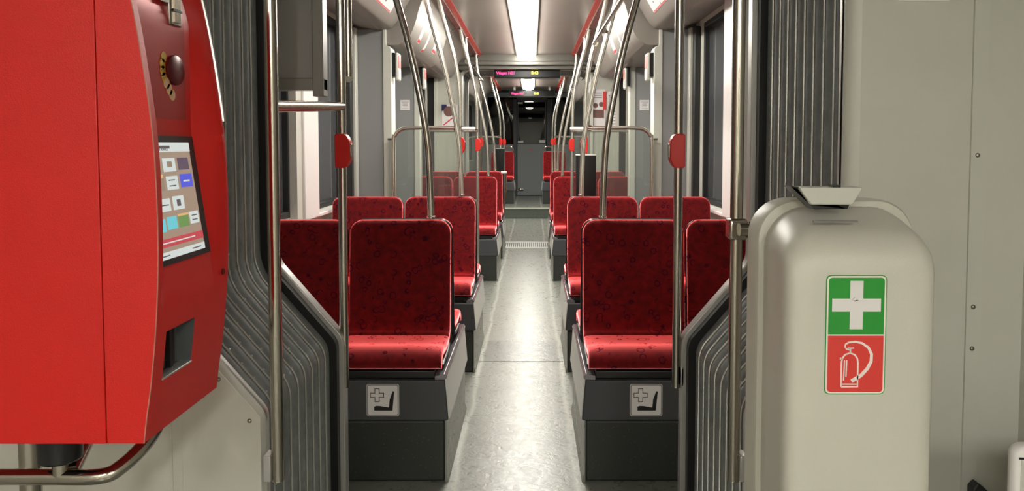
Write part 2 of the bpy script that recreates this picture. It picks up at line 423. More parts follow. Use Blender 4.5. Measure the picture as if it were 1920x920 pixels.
struct('trim_8', b, ['cream_grey', 'brushed'], label='narrow riveted cover strip on the right wall')
for s in (-1, 1):     # bolted plates under the slope of the near portal
    b = MB(); poly = [(.605,.02),(.605,.655),(.80,.882),(.80,.02)]
    b.prism([(s*x,z) for x,z in poly], 'y', Y_N-.0045, Y_N)
    for x,z in ((.632,.648),(.706,.752)): b.dome((s*x, Y_N-.0045, z), (0,-1,0), .006, .004, mi=1)
    struct('trim_9', b, ['wall_grey','brushed'], bevel=.001, label='grey plate bolted beside the bellows')
# near section side walls, ceiling, rear wall
b = MB(); b.box(-1.33,-1.27,-4.2,Y_N,0,CEIL); struct('wall_left', b, 'wall_grey')
b = MB(); b.box(1.27,1.33,-4.2,Y_N,0,CEIL); struct('wall_right', b, 'wall_grey')
b = MB(); b.box(-1.33,1.33,-4.26,-4.2,0,CEIL); struct('wall_back', b, 'wall_grey')
b = MB(); b.box(-1.33,1.33,-4.2,Y_N,CEIL,CEIL+.05); struct('ceiling', b, 'ceiling')
# ceilings of the seating sections
b = MB(); b.box(-.55,.55,Y_F+.05,9.15,CEIL,CEIL+.04); struct('ceiling', b, 'ceiling', label='flat beige ceiling over the aisle')
b = MB(); b.box(-.55,.55,10.4,15.2,CEIL,CEIL+.04); struct('ceiling', b, 'ceiling')
for s, side in SIDES:
    for (y0,y1) in ((Y_F+.05,9.2),(10.4,15.2)):
        b = MB(); b.prism([(s*.55,CEIL+.02),(s*.55,CEIL-.006),(s*.585,CEIL-.03),(s*.60,CEIL-.03),(s*.655,CEIL-.012),(s*.655,CEIL+.02)], 'y', y0, y1)
        b.box(s*.589, s*.594, y0, y1, CEIL-.034, CEIL-.028, 1)
        struct('trim_10', b, ['rail_red','brushed'], label='red strip along the '+side+' ceiling edge')
# stepped bulkhead between ceilings
b = MB()
b.prism([(-.92,2.44),(-.90,2.30),(.90,2.30),(.92,2.44)], 'y', 9.13, 9.20); b.box(-.9,.9,9.12,9.20,2.34,2.352); b.prism([(-.86,2.40),(-.84,2.255),(.84,2.255),(.86,2.40)], 'y', 9.20, 9.32)
b.box(-.85,.85,9.32,10.4,2.28,2.33)
struct('ceiling', b, 'ceiling_bulkhead', bevel=.006, label='lower stepped ceiling band over the second joint')
# covings
def cov_window():
    return [(.655,2.415),(.70,2.40),(.76,2.385),(.81,2.355),(.85,2.29),(.895,2.215),(.935,2.168),(.965,2.155),(1.02,2.150),(1.03,2.146),(1.04,2.150),(1.15,2.165),(1.27,2.20)]
def cov_door():
    return [(.655,2.415),(.69,2.40),(.725,2.36),(.75,2.29),(.775,2.20),(.815,2.11),(.87,2.062),(.94,2.045),(1.27,2.04)]
def smoothp(pts, sub=4):
    P = [Vector(p) for p in pts]; P = [2*P[0]-P[1]]+P+[2*P[-1]-P[-2]]; q = []
    for i in range(1,len(P)-2):
        a,b_,c,d = P[i-1],P[i],P[i+1],P[i+2]
        for k in range(sub):
            t=k/sub; q.append(tuple(.5*((2*b_)+(c-a)*t+(2*a-5*b_+4*c-d)*t*t+(3*b_-a-3*c+d)*t**3)))
    q.append(tuple(P[-2])); return q
def coving(s, y0, y1, prof, label):
    p = smoothp(prof); b = MB()
    poly = [(s*x,z) for x,z in p]+[(s*1.27,CEIL+.03),(s*.655,CEIL+.03)]
    b.prism(poly, 'y', y0, y1); return struct('ceiling', b, 'coving', label=label)
def decal(s, prof, t0, t1, y0, y1, m, name, parent, off=.002, n=8):
    p = smoothp(prof, 8); L=[0]
    for i in range(1,len(p)): L.append(L[-1]+(Vector(p[i])-Vector(p[i-1])).length)
    def at(d):
        for i in range(1,len(p)):
            if L[i] >= d:
                u=(d-L[i-1])/(L[i]-L[i-1]+1e-9); a=Vector(p[i-1]); c=Vector(p[i]); tt=(c-a).normalized(); nn=Vector((tt.y,-tt.x))
                if nn.y > 0: nn=-nn
                return a.lerp(c,u)+nn*off, nn
    b=MB(); vs=[];fs=[]
    for i in range(n+1):
        q,nn = at(t0+(t1-t0)*i/n); q2=q-nn*(off-.0002)
        vs += [(s*q.x,y0,q.y),(s*q.x,y1,q.y),(s*q2.x,y1,q2.y),(s*q2.x,y0,q2.y)]
    for i in range(n):
        for k in range(4): fs.append((i*4+k,i*4+(k+1)%4,(i+1)*4+(k+1)%4,(i+1)*4+k))
    fs += [(0,1,2,3),(n*4,n*4+1,n*4+2,n*4+3)]
    b.add(vs,fs)
    if parent is None: return b
    return b.build(name, m, parent)
for s, side in SIDES:
    coving(s, Y_F+.1, 5.36, cov_window(), 'curved grey panel above the first '+side+' windows')
    coving(s, 5.38, 7.02, cov_door(), 'bulging cover above the '+side+' door')
    coving(s, 7.04, 9.3, cov_window(), 'curved grey panel above the second '+side+' windows')
    coving(s, 10.4, 15.2, cov_window(), 'curved grey panel in the far section, '+side)

# side walls with windows
def wall_side(s, side, y0, y1, zs, wins, zt=2.16):
    b = MB(); xa, xb = s*W, s*(W+.06)
    b.box(xa,xb,y0,y1,0,zs); b.box(xa,xb,y0,y1,zt,CEIL+.03)
    y = y0
    for (a,c) in wins: b.box(xa,xb,y,a,zs,zt); y = c
    b.box(xa,xb,y,y1,zs,zt)
    struct('wall_'+side, b, 'wall_grey', label='grey '+side+' side wall of the seating section')
WN = [0]
def window(s, side, a, c, zs, zt=2.16, parts=True):
    WN[0] += 1
    e = bpy.data.objects.new('window_%d' % WN[0], None); COL.objects.link(e); e.location=(s*(W+.02),(a+c)/2,zs); e['kind']='structure'
    e['label'] = 'dark night window in the %s wall' % side; ORG[e.name] = Vector(e.location)
    g = MB(); g.box(s*(W+.028),s*(W+.034),a,c,zs,zt); g.build('pane','window_glass',e)
    f = MB(); t=.035
    f.box(s*(W-.004),s*(W+.045),a,a+t,zs,zt); f.box(s*(W-.004),s*(W+.045),c-t,c,zs,zt)
    f.box(s*(W-.004),s*(W+.045),a+t,c-t,zs,zs+t); f.box(s*(W-.004),s*(W+.045),a+t,c-t,zt-t,zt)
    f.build('window_frame','rubber',e,bevel=.004)
    h = MB(); h.box(s*(W-.05),s*(W+.0),a,c,zs-.035,zs-.01); h.build('window_sill','white_panel',e,bevel=.006)
SILL = .93
for s, side in SIDES:
    wins = [(2.75,4.02),(4.38,5.12),(5.58,6.86),(7.25,9.15)]
    wall_side(s, side, Y_F+.1, 9.4, SILL, wins)
    window(s, side, 2.75, 4.02, SILL); window(s, side, 4.38, 5.12, SILL); window(s, side, 7.25, 9.15, SILL)
    wall_side(s, side, 10.3, 16.6, 1.0, [(10.6,11.9),(12.2,13.6),(13.9,16.2)])
    for a,c in ((10.6,11.9),(12.2,13.6),(13.9,16.2)): window(s, side, a, c, 1.0)
    # white window pillar with a darker reveal
    b = MB(); b.box(s*1.19,s*W,4.09,4.37,.90,2.19); struct('trim_11', b, 'white_panel', bevel=.008, label='white pillar between the first two %s windows' % side)
    b = MB(); b.box(s*1.205,s*W,4.00,4.09,.90,2.19); struct('trim_12', b, 'wall_grey', label='reveal of the white %s pillar' % side)
    # door pair
    e = bpy.data.objects.new('door_%d' % (1 if s<0 else 2), None); COL.objects.link(e); e.location=(s*W,6.2,0); e['kind']='structure'; e['label']='glazed double door in the %s wall' % side; ORG[e.name]=Vector(e.location)
    f = MB()
    for (a,c) in ((5.58,6.20),(6.24,6.86)):
        f.box(s*1.20,s*1.24,a,a+.07,.02,2.04); f.box(s*1.20,s*1.24,c-.07,c,.02,2.04); f.box(s*1.20,s*1.24,a,c,.02,.25); f.box(s*1.20,s*1.24,a,c,1.92,2.04)
    f.build('door_leaf','wall_dark_grey',e,bevel=.006)
    g = MB(); g.box(s*1.215,s*1.222,5.65,6.13,.25,1.92); g.box(s*1.215,s*1.222,6.31,6.79,.25,1.92); g.build('pane','window_glass',e)
    g = MB(); g.tube([(s*1.19,6.10,.95),(s*1.16,6.10,.97),(s*1.16,6.10,1.5),(s*1.19,6.10,1.52)],.012); g.tube([(s*1.19,6.34,.95),(s*1.16,6.34,.97),(s*1.16,6.34,1.5),(s*1.19,6.34,1.52)],.012); g.build('door_handle','steel',e)
    # door columns
    b = MB(); b.box(s*1.005,s*W,5.36,5.50,0,2.155); struct('wall_'+side, b, 'wall_dark_grey', bevel=.004, label='grey column on the near side of the %s door' % side)
    b = MB(); poly = [(.945,0),(.945,2.01),(.955,2.03),(.978,2.035),(.982,2.05),(.982,2.155),(1.005,2.155),(1.005,0)]
    b.prism([(s*x,z) for x,z in poly],'y',5.35,5.50); struct('trim_13', b, 'cream_grey', bevel=.003, label='pale edge of the near %s door column' % side)
    b = MB(); b.box(s*1.205,s*W,5.22,5.35,.9,2.155); struct('trim_14', b, 'rubber', bevel=.008, label='dark window channel beside the %s column' % side)
    b = MB(); b.box(s*1.185,s*1.215,5.28,5.35,.9,2.155); struct('trim_15', b, 'cream_grey', bevel=.006, label='pale window bead beside the %s column' % side)
    b = MB(); b.box(s*1.035,s*W,6.93,7.03,0,2.05); struct('wall_'+side, b, 'wall_dark_grey', bevel=.004, label='grey column on the far side of the %s door' % side)
    b = MB(); b.box(s*.975,s*1.035,6.92,7.03,0,2.07); struct('trim_16', b, 'cream_grey', bevel=.008, label='pale edge of the far %s door column' % side)
    # bulkhead panels at the second joint
    b = MB(); b.box(s*1.16,s*W,9.36,9.42,.6,2.16); struct('trim_17', b, 'black_seal', label='dark strip beside the far %s bulkhead' % side)
    b = MB(); b.box(s*1.125,s*1.165,9.33,9.42,0,2.16); struct('trim_18', b, 'cream_grey', bevel=.006, label='cream post beside the far %s bulkhead' % side)
CORNER = [(.81,2.20),(.76,2.26),(0,2.27)]
wall_ring('wall_front', 9.42, 9.5, 'cream_grey', d=.0, label='pale bulkhead at the second joint')
ring('trim_19', -.004, .03, 9.38, 9.45, 'cream_grey')
bellows('wall_gangway', 9.52, 10.22, 7, 'bellows of the second joint')
wall_ring('wall_front', 10.24, 10.32, 'wall_grey', d=.0)

# cab wall
CY = 16.35
b = MB(); x0,x1 = -.254,.384
b.box(-1.25,x0-.07,CY,CY+.06,.19,1.32); b.box(x1+.12,1.25,CY,CY+.06,.19,1.32); b.box(-1.25,1.25,CY,CY+.06,2.36,CEIL+.03)
b.box(-1.25,-.9,CY,CY+.06,1.32,2.36); b.box(.9,1.25,CY,CY+.06,1.32,2.36)
struct('wall_end', b, 'cab_grey', label='grey partition in front of the cab')
b = MB(); b.box(x0-.09,x0-.005,CY-.03,CY+.04,.19,2.36); b.box(x1+.01,x1+.12,CY-.03,CY+.04,.19,2.36); b.box(x0-.09,x1+.12,CY-.03,CY+.04,2.30,2.38)
struct('trim_20', b, 'charcoal', bevel=.008, label='grey frame of the cab door')
b = MB(); b.box(-.9,x0-.09,CY+.02,CY+.03,1.32,2.36); b.box(x1+.12,.9,CY+.02,CY+.03,1.32,2.36); struct('window_20', b, 'cab_glass', label='dark glass beside the cab door')
b = MB(); b.box(-1.3,1.3,CY+.9,CY+.95,0,2.45); struct('wall_cab', b, 'black_seal', label='dark cab interior')
e = bpy.data.objects.new('door_3', None); COL.objects.link(e); e.location=(.065,CY,.19); e['kind']='structure'; e['label']='grey cab door with a large dark window'; ORG[e.name]=Vector(e.location)
b = MB(); b.box(x0,x1,CY,CY+.04,.20,1.33); b.build('door_panel','cab_grey',e,bevel=.006)
b = MB(); b.box(x0,x1,CY-.01,CY+.0,1.33,1.36); b.box(x0,x0+.03,CY-.01,CY+.03,1.36,2.30); b.box(x1-.03,x1,CY-.01,CY+.03,1.36,2.30); b.box(x0,x1,CY-.01,CY+.03,2.27,2.30); b.build('window_frame','charcoal',e)
b = MB(); b.add([(x0+.03,CY+.012,1.36),(x1-.03,CY+.012,1.36),(x1-.03,CY+.012,2.27),(x0+.03,CY+.012,2.27),(x0+.03,CY+.018,1.36),(x1-.03,CY+.018,1.36),(x1-.03,CY+.018,2.27),(x0+.03,CY+.018,2.27)],[(0,1,2,3),(7,6,5,4),(0,4,5,1),(1,5,6,2),(2,6,7,3),(3,7,4,0)]); b.build('pane','cab_glass',e)
b = MB(); b.tube([(-.21,CY,.34),(-.21,CY-.05,.34),(-.12,CY-.05,.335)],.018); b.build('door_handle','steel',e)
for (a,c,z0,z1) in ((-.24,-.13,2.21,2.25),(-.24,-.12,1.36,1.40),(.23,.36,1.36,1.42)):
    b = MB(); b.box(a,c,CY-.02,CY-.01,z0,z1); b.build('hinge_plate','laminate',e,bevel=.004)
b = MB(); b.box(.01,.09,CY-.002,CY,1.21,1.225); b.build('red_emblem','sign_red',e)

# ------------------------------------------------------------------ ceiling lamps
def lamp(name, label, y0, y1, n, m, group=None, cx=0):
    t = thing(name, label, 'ceiling lamp', (cx,(y0+y1)/2,CEIL), group)
    h = MB(); h.box(cx-.125,cx+.125,y0-.01,y1+.01,CEIL-.02,CEIL); h.build('housing','ceiling_bulkhead',t,bevel=.004)
    L = (y1-y0)/n
    for k in range(n):
        a, c = y0+k*L+.011, y0+(k+1)*L-.011; lo = []
        for yy, sc in ((a,.95),(a+.012,1.0),(c-.012 if k<n-1 else c-.06,1.0),(c,.95 if k<n-1 else .80)):
            lo.append([(cx+.108*sc*math.cos(PI*j/12), yy, CEIL-.02-.062*sc*math.sin(PI*j/12)**.6) for j in range(13)])
        d = MB(); d.loft(lo); d.build('diffuser', m, t)
    for k in range(1, n):
        yy = y0+k*L; rb = MB(); rb.loft([[(cx+.1125*math.cos(PI*j/12), yy+e, CEIL-.02-.068*math.sin(PI*j/12)**.6) for j in range(13)] for e in (-.006,.006)]); rb.build('divider','brushed',t)
    return t
lamp('ceiling_lamp', 'long bright lamp strip over the aisle with six diffusers, nearest one in view', 3.32, 9.10, 7, 'lamp', None)
lamp('ceiling_lamp', 'shorter bright lamp strip behind the hanging display, far section', 10.9, 14.15, 4, 'lamp_end', None)
for sx, side in SIDES:
    lamp('ceiling_lamp', 'bright lamp strip over the %s side behind the camera' % side, -3.1, -1.7, 2, 'lamp_near', None, sx*.85)

# ------------------------------------------------------------------ seats
PT = .42
def slab(profile, width, thick, corner_top=0, corner_bot=0, n=32, ex=.16, ez=.5):
    """ribbon of rounded section swept along a (y,z) profile; ends narrow by rounded corners"""
    pts = [Vector(p) for p in smoothp(profile, 8)]; L=[0]
    for i in range(1,len(pts)): L.append(L[-1]+(pts[i]-pts[i-1]).length)
    T = L[-1]; loops=[]
    for i,p in enumerate(pts):
        t = (pts[min(i+1,len(pts)-1)]-pts[max(i-1,0)]).normalized(); nn = Vector((t.y,-t.x)); wv = width/2; th = 1.0
        for d, r in ((L[i],corner_bot),(T-L[i],corner_top)):
            if r > 0 and d < r: wv -= r*(1-math.sqrt(max(0,1-(1-d/r)**2)))
            if d < thick*.5: th = min(th, math.sqrt(max(.02,1-(1-d/(thick*.5))**2)))
        lo=[]
        for k in range(n):
            a=2*PI*k/n; cx=math.copysign(abs(math.cos(a))**ex,math.cos(a)); cz=math.copysign(abs(math.sin(a))**ez,math.sin(a))
            q = p+nn*(thick/2*th*cz); lo.append((wv*cx,q.x,q.y))
        loops.append(lo)
    b=MB(); b.loft(loops); return b
def make_seat():
    t = thing('tram_seat', 'x', 'seat', (0,0,PT), 'red seats')
    z = PT
    b = slab([(-.125,z+.075),(-.085,z+.12),(-.070,z+.25),(-.05,z+.42),(-.035,z+.56),(-.032,z+.572)], .440, .040, corner_top=.055)
    b.build('backrest','red_velvet',t)
    b = slab([(-.125,z+.080),(-.16,z+.073),(-.25,z+.070),(-.33,z+.078),(-.375,z+.070),(-.392,z+.045),(-.394,z+.030)], .440, .045)
    b.build('cushion','red_velvet',t)
    b = slab([(-.34,z+.0305),(-.13,z+.0365),(-.072,z+.09),(-.050,z+.25),(-.030,z+.42),(-.018,z+.56),(-.016,z+.580)], .446, .018, corner_top=.06)
    b.build('shell','black_plastic',t)
    return t
seat0 = make_seat(); first = [True]
def place_seat(x, y, face, label, group, dz=0):
    if first[0]:
        first[0]=False; seat0.location=(x,y,PT+dz); seat0.rotation_euler=(0,0,face); seat0['label']=label; seat0['group']=group; return seat0
    return dup(seat0,(x,y,PT+dz),face,label,group)
RC = [3.26, 4.66, 7.54, 8.94, 14.51]
RN = ['nearest row','second row','third row','fourth row','row before the cab']
def plinth(s, side, yc, dz, rn):
    t = thing('seat_plinth','charcoal seat plinth under the %s on the %s' % (rn,side),'seat plinth',(s*.7,yc,dz),None)
    y0,y1 = yc-.41, yc+.41
    b=MB(); b.box(s*.276,s*1.24,y0+.008,y1-.008,dz,dz+.247); b.build('base','plinth_speckle',t,bevel=.01)
    b=MB(); b.prism([(s*.262,dz+.247),(s*1.24,dz+.247),(s*1.24,dz+PT-.012),(s*.2748,dz+PT-.012)],'y',y0,y1); b.build('seat_box','charcoal',t,bevel=.006)
    b=MB(); b.prism([(s*.262,dz),(s*.2765,dz),(s*.2765,dz+.246),(s*.2705,dz+.246),(s*.2705,dz+.03)],'y',y0+.006,y1-.006); b.build('side_skirt','floor_lino',t)
    b=MB(); b.prism([(s*.2575,dz+.25),(s*.262,dz+.25),(s*.2755,dz+PT-.004),(s*.271,dz+PT-.004)],'y',y0+.006,y1-.006); b.build('side_panel','laminate',t,bevel=.0015)
    b=MB(); b.prism([(s*.268,dz+PT-.004),(s*.268,dz+PT+.004),(s*.278,dz+PT+.012),(s*.315,dz+PT+.004),(s*.315,dz+PT-.012),(s*.275,dz+PT-.012)],'y',y0+.004,y1-.004); b.build('edge_rail','rim_grey',t,bevel=.002)
    b=MB(); b.box(s*.315,s*1.22,y0+.02,y1-.02,dz+PT-.012,dz+PT+.020); b.build('seat_tray','black_plastic',t,bevel=.004)
    return t
for i, yc in enumerate(RC):
    dz = .19 if i==4 else 0
    for s, side in SIDES:
        pl = plinth(s, side, yc, dz, RN[i])
        pos = 'leaving only its window seat behind' 
        place_seat(s*.508, yc, 0, 'red patterned aisle seat facing the camera in the %s on the %s' % (RN[i],side), 'red seats facing the camera', dz)
        if i < 4:
            place_seat(s*.962, yc, 0, 'red patterned window seat facing the camera in the %s on the %s' % (RN[i],side), 'red seats facing the camera', dz)
            place_seat(s*.508, yc, PI, 'red aisle seat facing away, back to back with the %s on the %s' % (RN[i],side), 'red seats facing away from the camera', dz)
        if i == 4:
            h = thing('grab_handle','white metal grab loop on the last %s seat back before the cab' % side,'handle',(s*.36,yc,1.196),'grab loops on the last seats')
            b=MB(); b.tube([(s*.30,yc-.02,1.205),(s*.30,yc-.02,1.24),(s*.33,yc-.02,1.275),(s*.40,yc-.02,1.28),(s*.45,yc-.02,1.26),(s*.46,yc-.02,1.205)],.011); b.build('loop','steel',h)
            b=MB(); b.disc((s*.30,yc-.02,1.196),(0,0,1),.018,.01); b.disc((s*.46,yc-.02,1.196),(0,0,1),.018,.01); b.build('mount','brushed',h)
# priority seat signs
for s, side in SIDES:
    xc = -.5175 if s<0 else .5125; zc=.3305; h=.064; y=2.85
    t = thing('priority_seat_sign','square silver sign with a cross and a seat symbol on the %s nearest plinth' % side,'sign',(xc,y,zc-h),'priority seat signs')
    b=MB(); b.prism(fillet([(xc-h,zc-h),(xc+h,zc-h),(xc+h,zc+h),(xc-h,zc+h)],.010),'y',y-.0022,y-.0002); b.build('backing','trim_steel',t)
    b=MB(); k=h-.0035; b.prism(fillet([(xc-k,zc-k),(xc+k,zc-k),(xc+k,zc+k),(xc-k,zc+k)],.008),'y',y-.0028,y-.0020); b.build('border','ink_grey',t)
    b=MB(); k=h-.006; b.prism(fillet([(xc-k,zc-k),(xc+k,zc-k),(xc+k,zc+k),(xc-k,zc+k)],.007),'y',y-.0033,y-.0026); b.build('plate','sign_white',t)
    def cross(cx,cz,a,w): return [(cx-w,cz-a),(cx+w,cz-a),(cx+w,cz-w),(cx+a,cz-w),(cx+a,cz+w),(cx+w,cz+w),(cx+w,cz+a),(cx-w,cz+a),(cx-w,cz+w),(cx-a,cz+w),(cx-a,cz-w),(cx-w,cz-w)]
    b=MB(); b.prism(cross(xc-.022,zc+.020,.027,.0095),'y',y-.0038,y-.0032); b.build('cross_outline','ink',t)
    b=MB(); b.prism(cross(xc-.022,zc+.020,.0245,.007),'y',y-.0042,y-.0036); b.build('cross','sign_white',t)
    b=MB(); b.prism([(xc-.034,zc-.041),(xc+.038,zc-.041),(xc+.045,zc+.034),(xc+.039,zc+.036),(xc+.027,zc+.003),(xc+.024,zc-.029),(xc-.010,zc-.023),(xc-.026,zc-.0225),(xc-.034,zc-.026)],'y',y-.0038,y-.0032); b.build('seat_symbol','ink',t)

# ------------------------------------------------------------------ poles
R = .0155
def clampb(c, axis, r=.021, l=.03):
    b=MB(); a=Vector(axis).normalized(); b.disc(Vector(c)-a*l/2,a,r,l,16); return b
def button_box(pole, s, xc, y, zc, label_side):
    """red request-stop box gripping the pole, its chrome key toward the aisle"""
    d=-s   # toward the aisle
    poly=[(-.020,-.052),(-.016,-.058),(.012,-.058),(.021,-.050),(.031,-.030),(.031,.030),(.021,.050),(.012,.058),(-.016,.058),(-.020,.052)]
    b=MB(); b.prism([(xc+d*u,zc+v) for u,v in poly],'y',y-.022,y+.022); h=b.build('stop_button','button_red',pole,bevel=.003); h['label']='red stop button box'
    b=MB(); b.box(xc+d*.030,xc+d*.0345,y-.015,y+.015,zc-.024,zc+.024); b.build('key','steel',h,bevel=.002)
    return h
def simple_pole(name, label, pts, parts, group=None, curved=True, r=R, m='steel'):
    base = Vector(pts[0]); t = thing(name, label, 'pole', base, group)
    b=MB(); b.tube(pts, r, 14, curved=curved); b.build('tube',m,t)
    for nm, mb, m in parts: mb.build(nm, m, t, bevel=.002)
    return t
def seat_curve(s, y, top=CEIL-.03):
    P=[(.376,1.004),(.3765,1.06),(.382,1.22),(.392,1.36),(.425,1.555),(.468,1.76),(.515,1.935),(.56,2.10),(.592,2.25),(.603,top)]
    return [(s*x,y,z) for x,z in P]
def post_curve(s, y, z0=0.0, top=CEIL-.03):
    P=[(.445,z0),(.445,.6),(.445,1.2),(.446,1.50),(.452,1.72),(.482,1.92),(.53,2.10),(.575,2.27),(.603,top)]
    return [(s*x,y,z) for x,z in P]
for s, side in SIDES:
    x = s*.565; xq = -.582 if s<0 else .565
    # portal poles
    br=MB(); br.box(x+s*.012,x+s*.030,1.78,1.822,.50,.565); c2=MB(); c2.dome((x,1.80,.497),(0,0,-1),.0155,.004,14)
    pp=simple_pole('portal_pole','thick steel pole at the near %s edge of the bellows' % side,[(x,1.80,.497),(x,1.80,2.16)],[('bracket',br,'trim_steel'),('end_cap',c2,'steel')],None,False)
    br=MB(); br.box(xq+s*.012,xq+s*.022,2.50,2.55,.50,.565)
    pp=simple_pole('portal_pole','steel pole with a red button box at the far %s edge of the bellows' % side,[(xq,2.525,.49),(xq,2.525,2.18)],[('bracket',br,'trim_steel')],None,False)
    button_box(pp,s,xq,2.525,1.307,'pole at the far %s edge of the bellows' % side)
    br=MB(); br.box(x+s*.012,x+s*.026,9.36,9.40,.50,.565)
    pp=simple_pole('portal_pole','thin looking far steel pole at the second joint on the %s' % side,[(s*.575,9.37,.49),(s*.575,9.37,2.05)],[('bracket',br,'trim_steel')],None,False)
    button_box(pp,s,s*.575,9.37,1.35,'pole at the second joint on the %s' % side)
    names = ['nearest','second','third','fourth']
    for i in range(4):
        y = RC[i]-.03
        pts = seat_curve(s, y)
        fl=MB(); fl.disc((s*.603,y,CEIL-.035),(0,0,1),.028,.008); ft=MB(); ft.disc((s*.376,y,1.004),(0,0,1),.019,.012)
        simple_pole('curved_pole','curved steel pole rising from the %s seat row on the %s to the red strip' % (names[i],side),pts,[('flange',fl,'brushed'),('foot_sleeve',ft,'steel')],m='steel' if i==0 else 'lit_steel')
    for y, nm in ((5.30,'near side of the door'),(6.97,'far side of the door'),(12.1,'far door'),(13.72,'last step')):
        z0 = .19 if y>13.2 else 0
        fl=MB(); fl.disc((s*.603,y,CEIL-.035),(0,0,1),.028,.008); ft=MB(); ft.disc((s*.445,y,z0),(0,0,1),.035,.012)
        pp=simple_pole('door_post','bent steel post at the %s on the %s' % (nm,side),post_curve(s,y,z0),[('flange',fl,'brushed'),('foot',ft,'brushed')],m='lit_steel')
        button_box(pp,s,s*.445,y,1.322 if y<10 else 1.37,'post at the %s on the %s' % (nm,side))
# grab bars between poles
b=MB(); b.tube([(.508,3.24,2.04),(.506,4.64,2.04),(.505,5.30,2.04)],.0125,12,False)
t=thing('overhead_grab_bar','pale steel bar linking the tops of the first three curved poles on the right','grab bar',(.507,4.2,2.04)); b.build('bar','steel',t)
for yy in (3.24,4.64,5.30): clampb((.52,yy,2.04),(0,1,0)).build('clamp','steel',t)
t=thing('overhead_grab_bar','steel bar linking two bent poles beyond the left door','grab bar',(-.52,7.9,2.1))
b=MB(); b.tube([(-.53,6.97,2.10),(-.535,8.92,2.10)],.0125,12,False); b.build('bar','steel',t)
for yy in (6.97,8.92): clampb((-.54,yy,2.10),(0,1,0)).build('clamp','steel',t)
# bar between the two left portal poles
t=thing('cross_bar','dark steel bar joining the two poles at the left of the bellows','grab bar',(-.565,2.1,1.42))
b=MB(); b.tube([(-.565,1.80,1.422),(-.582,2.525,1.458)],R,14,False); b.build('bar','steel',t)
t=thing('handrail_end','short vertical steel tube with a rounded end beside the left button pole','grab bar',(-.585,2.66,1.56))
b=MB(); b.tube([(-.590,2.66,2.17),(-.590,2.66,1.57)],.014,14,False); b.build('tube','steel',t)
b=MB(); b.dome((-.590,2.66,1.57),(0,0,-1),.0175,.02,14,5); b.build('end_cap','cream_grey',t)
# bar from right near pole to the wall
t=thing('wall_grab_bar','short horizontal steel bar clamped to the near right pole, running behind the cabinet','grab bar',(.7,1.79,1.124))
b=MB(); b.tube([(.565,1.775,1.124),(.82,1.775,1.124),(.88,1.775,1.124)],.0155,14,False); b.tube([(.88,1.775,1.124),(.88,1.798,1.124)],.0155,14,False); b.build('bar','steel',t)
b=MB(); b.box(.543,.587,1.778,1.822,1.098,1.150); b.build('clamp','steel',t,bevel=.006)
b=MB(); b.disc((.585,1.775,1.124),(1,0,0),.020,.012); b.build('collar','steel',t)
t2=t

# partitions beside the doors
def partition(s, side, y, xa, xc, zt, zb, label, brz):
    t=thing('glass_partition',label,'partition',(s*(xa+xc)/2,y,zb))
    P=[(xa,zt),(xc-.13,zt),(xc-.05,zt-.015),(xc-.012,zt-.055),(xc,zt-.13),(xc,zb+.13),(xc-.012,zb+.055),(xc-.05,zb+.015),(xc-.13,zb),(xa,zb)]
    b=MB(); b.tube([(s*u,y,v) for u,v in P],.014,12,True); b.build('rail','lit_steel',t)
    g=MB(); q=[(u,v) for u,v in smoothp(P,4)]; g.prism([(s*(xa+(u-xa)*.985),v) for u,v in q],'y',y-.003,y+.003); g.build('pane','clear_glass',t)
    for z in brz:
        k=MB(); k.tube([(s*xc,y,z),(s*(xc+.04),y,z)],.007,8,False); k.build('bracket','brushed',t)
    for z in (zt,zb):
        k=MB(); k.disc((s*(xa-.02),y,z),(s,0,0),.021,.05); k.build('clamp','steel',t)
    return t
for s, side in SIDES:
    partition(s,side,5.30,.46,.925,1.445,.52,'glass pane framed by a steel rail on the near side of the %s door' % side,(1.365,.75))
    partition(s,side,6.97,.46,1.055,1.455,.80,'glass pane framed by a looped steel rail on the far side of the %s door' % side,(1.345,.906))
    partition(s,side,12.1,.46,1.0,1.45,.80,'distant glass pane and rail at the far door on the %s' % side,(1.345,.906))
    t=thing('hand_grip','white rounded grip at the top of the near %s door post' % side,'handle',(s*.40,5.30,1.43),'white grips on the posts')
    b=MB(); b.box(s*.338,s*.44,5.28,5.32,1.428,1.452); b.build('bar','white_panel',t,bevel=.009,seg=3)
    b=MB(); b.disc((s*.445,5.30,1.42),(0,0,1),.021,.04); b.build('collar','steel',t)
    # fold: bins
for (s,side,y,zb,zt) in ((1,'right',5.24,.55,1.25),(-1,'left',12.0,.45,1.255)):
    t=thing('waste_bin','tall black box mounted on the %s post %s' % (side,'behind the second seat row' if s>0 else 'far ahead near the step'),'bin',(s*.445,y,zb))
    xc=s*.445
    lo=[]
    for z,k in ((zb,.85),(zb+.03,1),(zt-.01,1),(zt,1)):
        lo.append([(xc+u*k,y-.02+v*k,z) for u,v in fillet([(-.069,-.06),(.069,-.06),(.069,.05),(-.069,.05)],.012,3)])
    b=MB(); b.loft(lo); b.build('body','black_plastic',t)
    b=MB(); b.box(xc-.07,xc+.07,y-.082,y+.032,zt,zt+.006); b.build('lid','laminate',t,bevel=.002)
# seat row edge clamp with short curved rail by the fourth row
t=thing('seat_edge_handle','small white handle with a curved stem beside the fourth row on the left','handle',(-.262,9.2,.6))
b=MB(); b.tube([(-.30,9.40,.965),(-.27,9.40,.96),(-.262,9.40,.90),(-.262,9.40,.75),(-.285,9.40,.60),(-.29,9.40,.0)],.010); b.build('stem','steel',t)
b=MB(); b.box(-.33,-.25,9.385,9.415,.955,.985); b.build('grip','white_panel',t,bevel=.008)

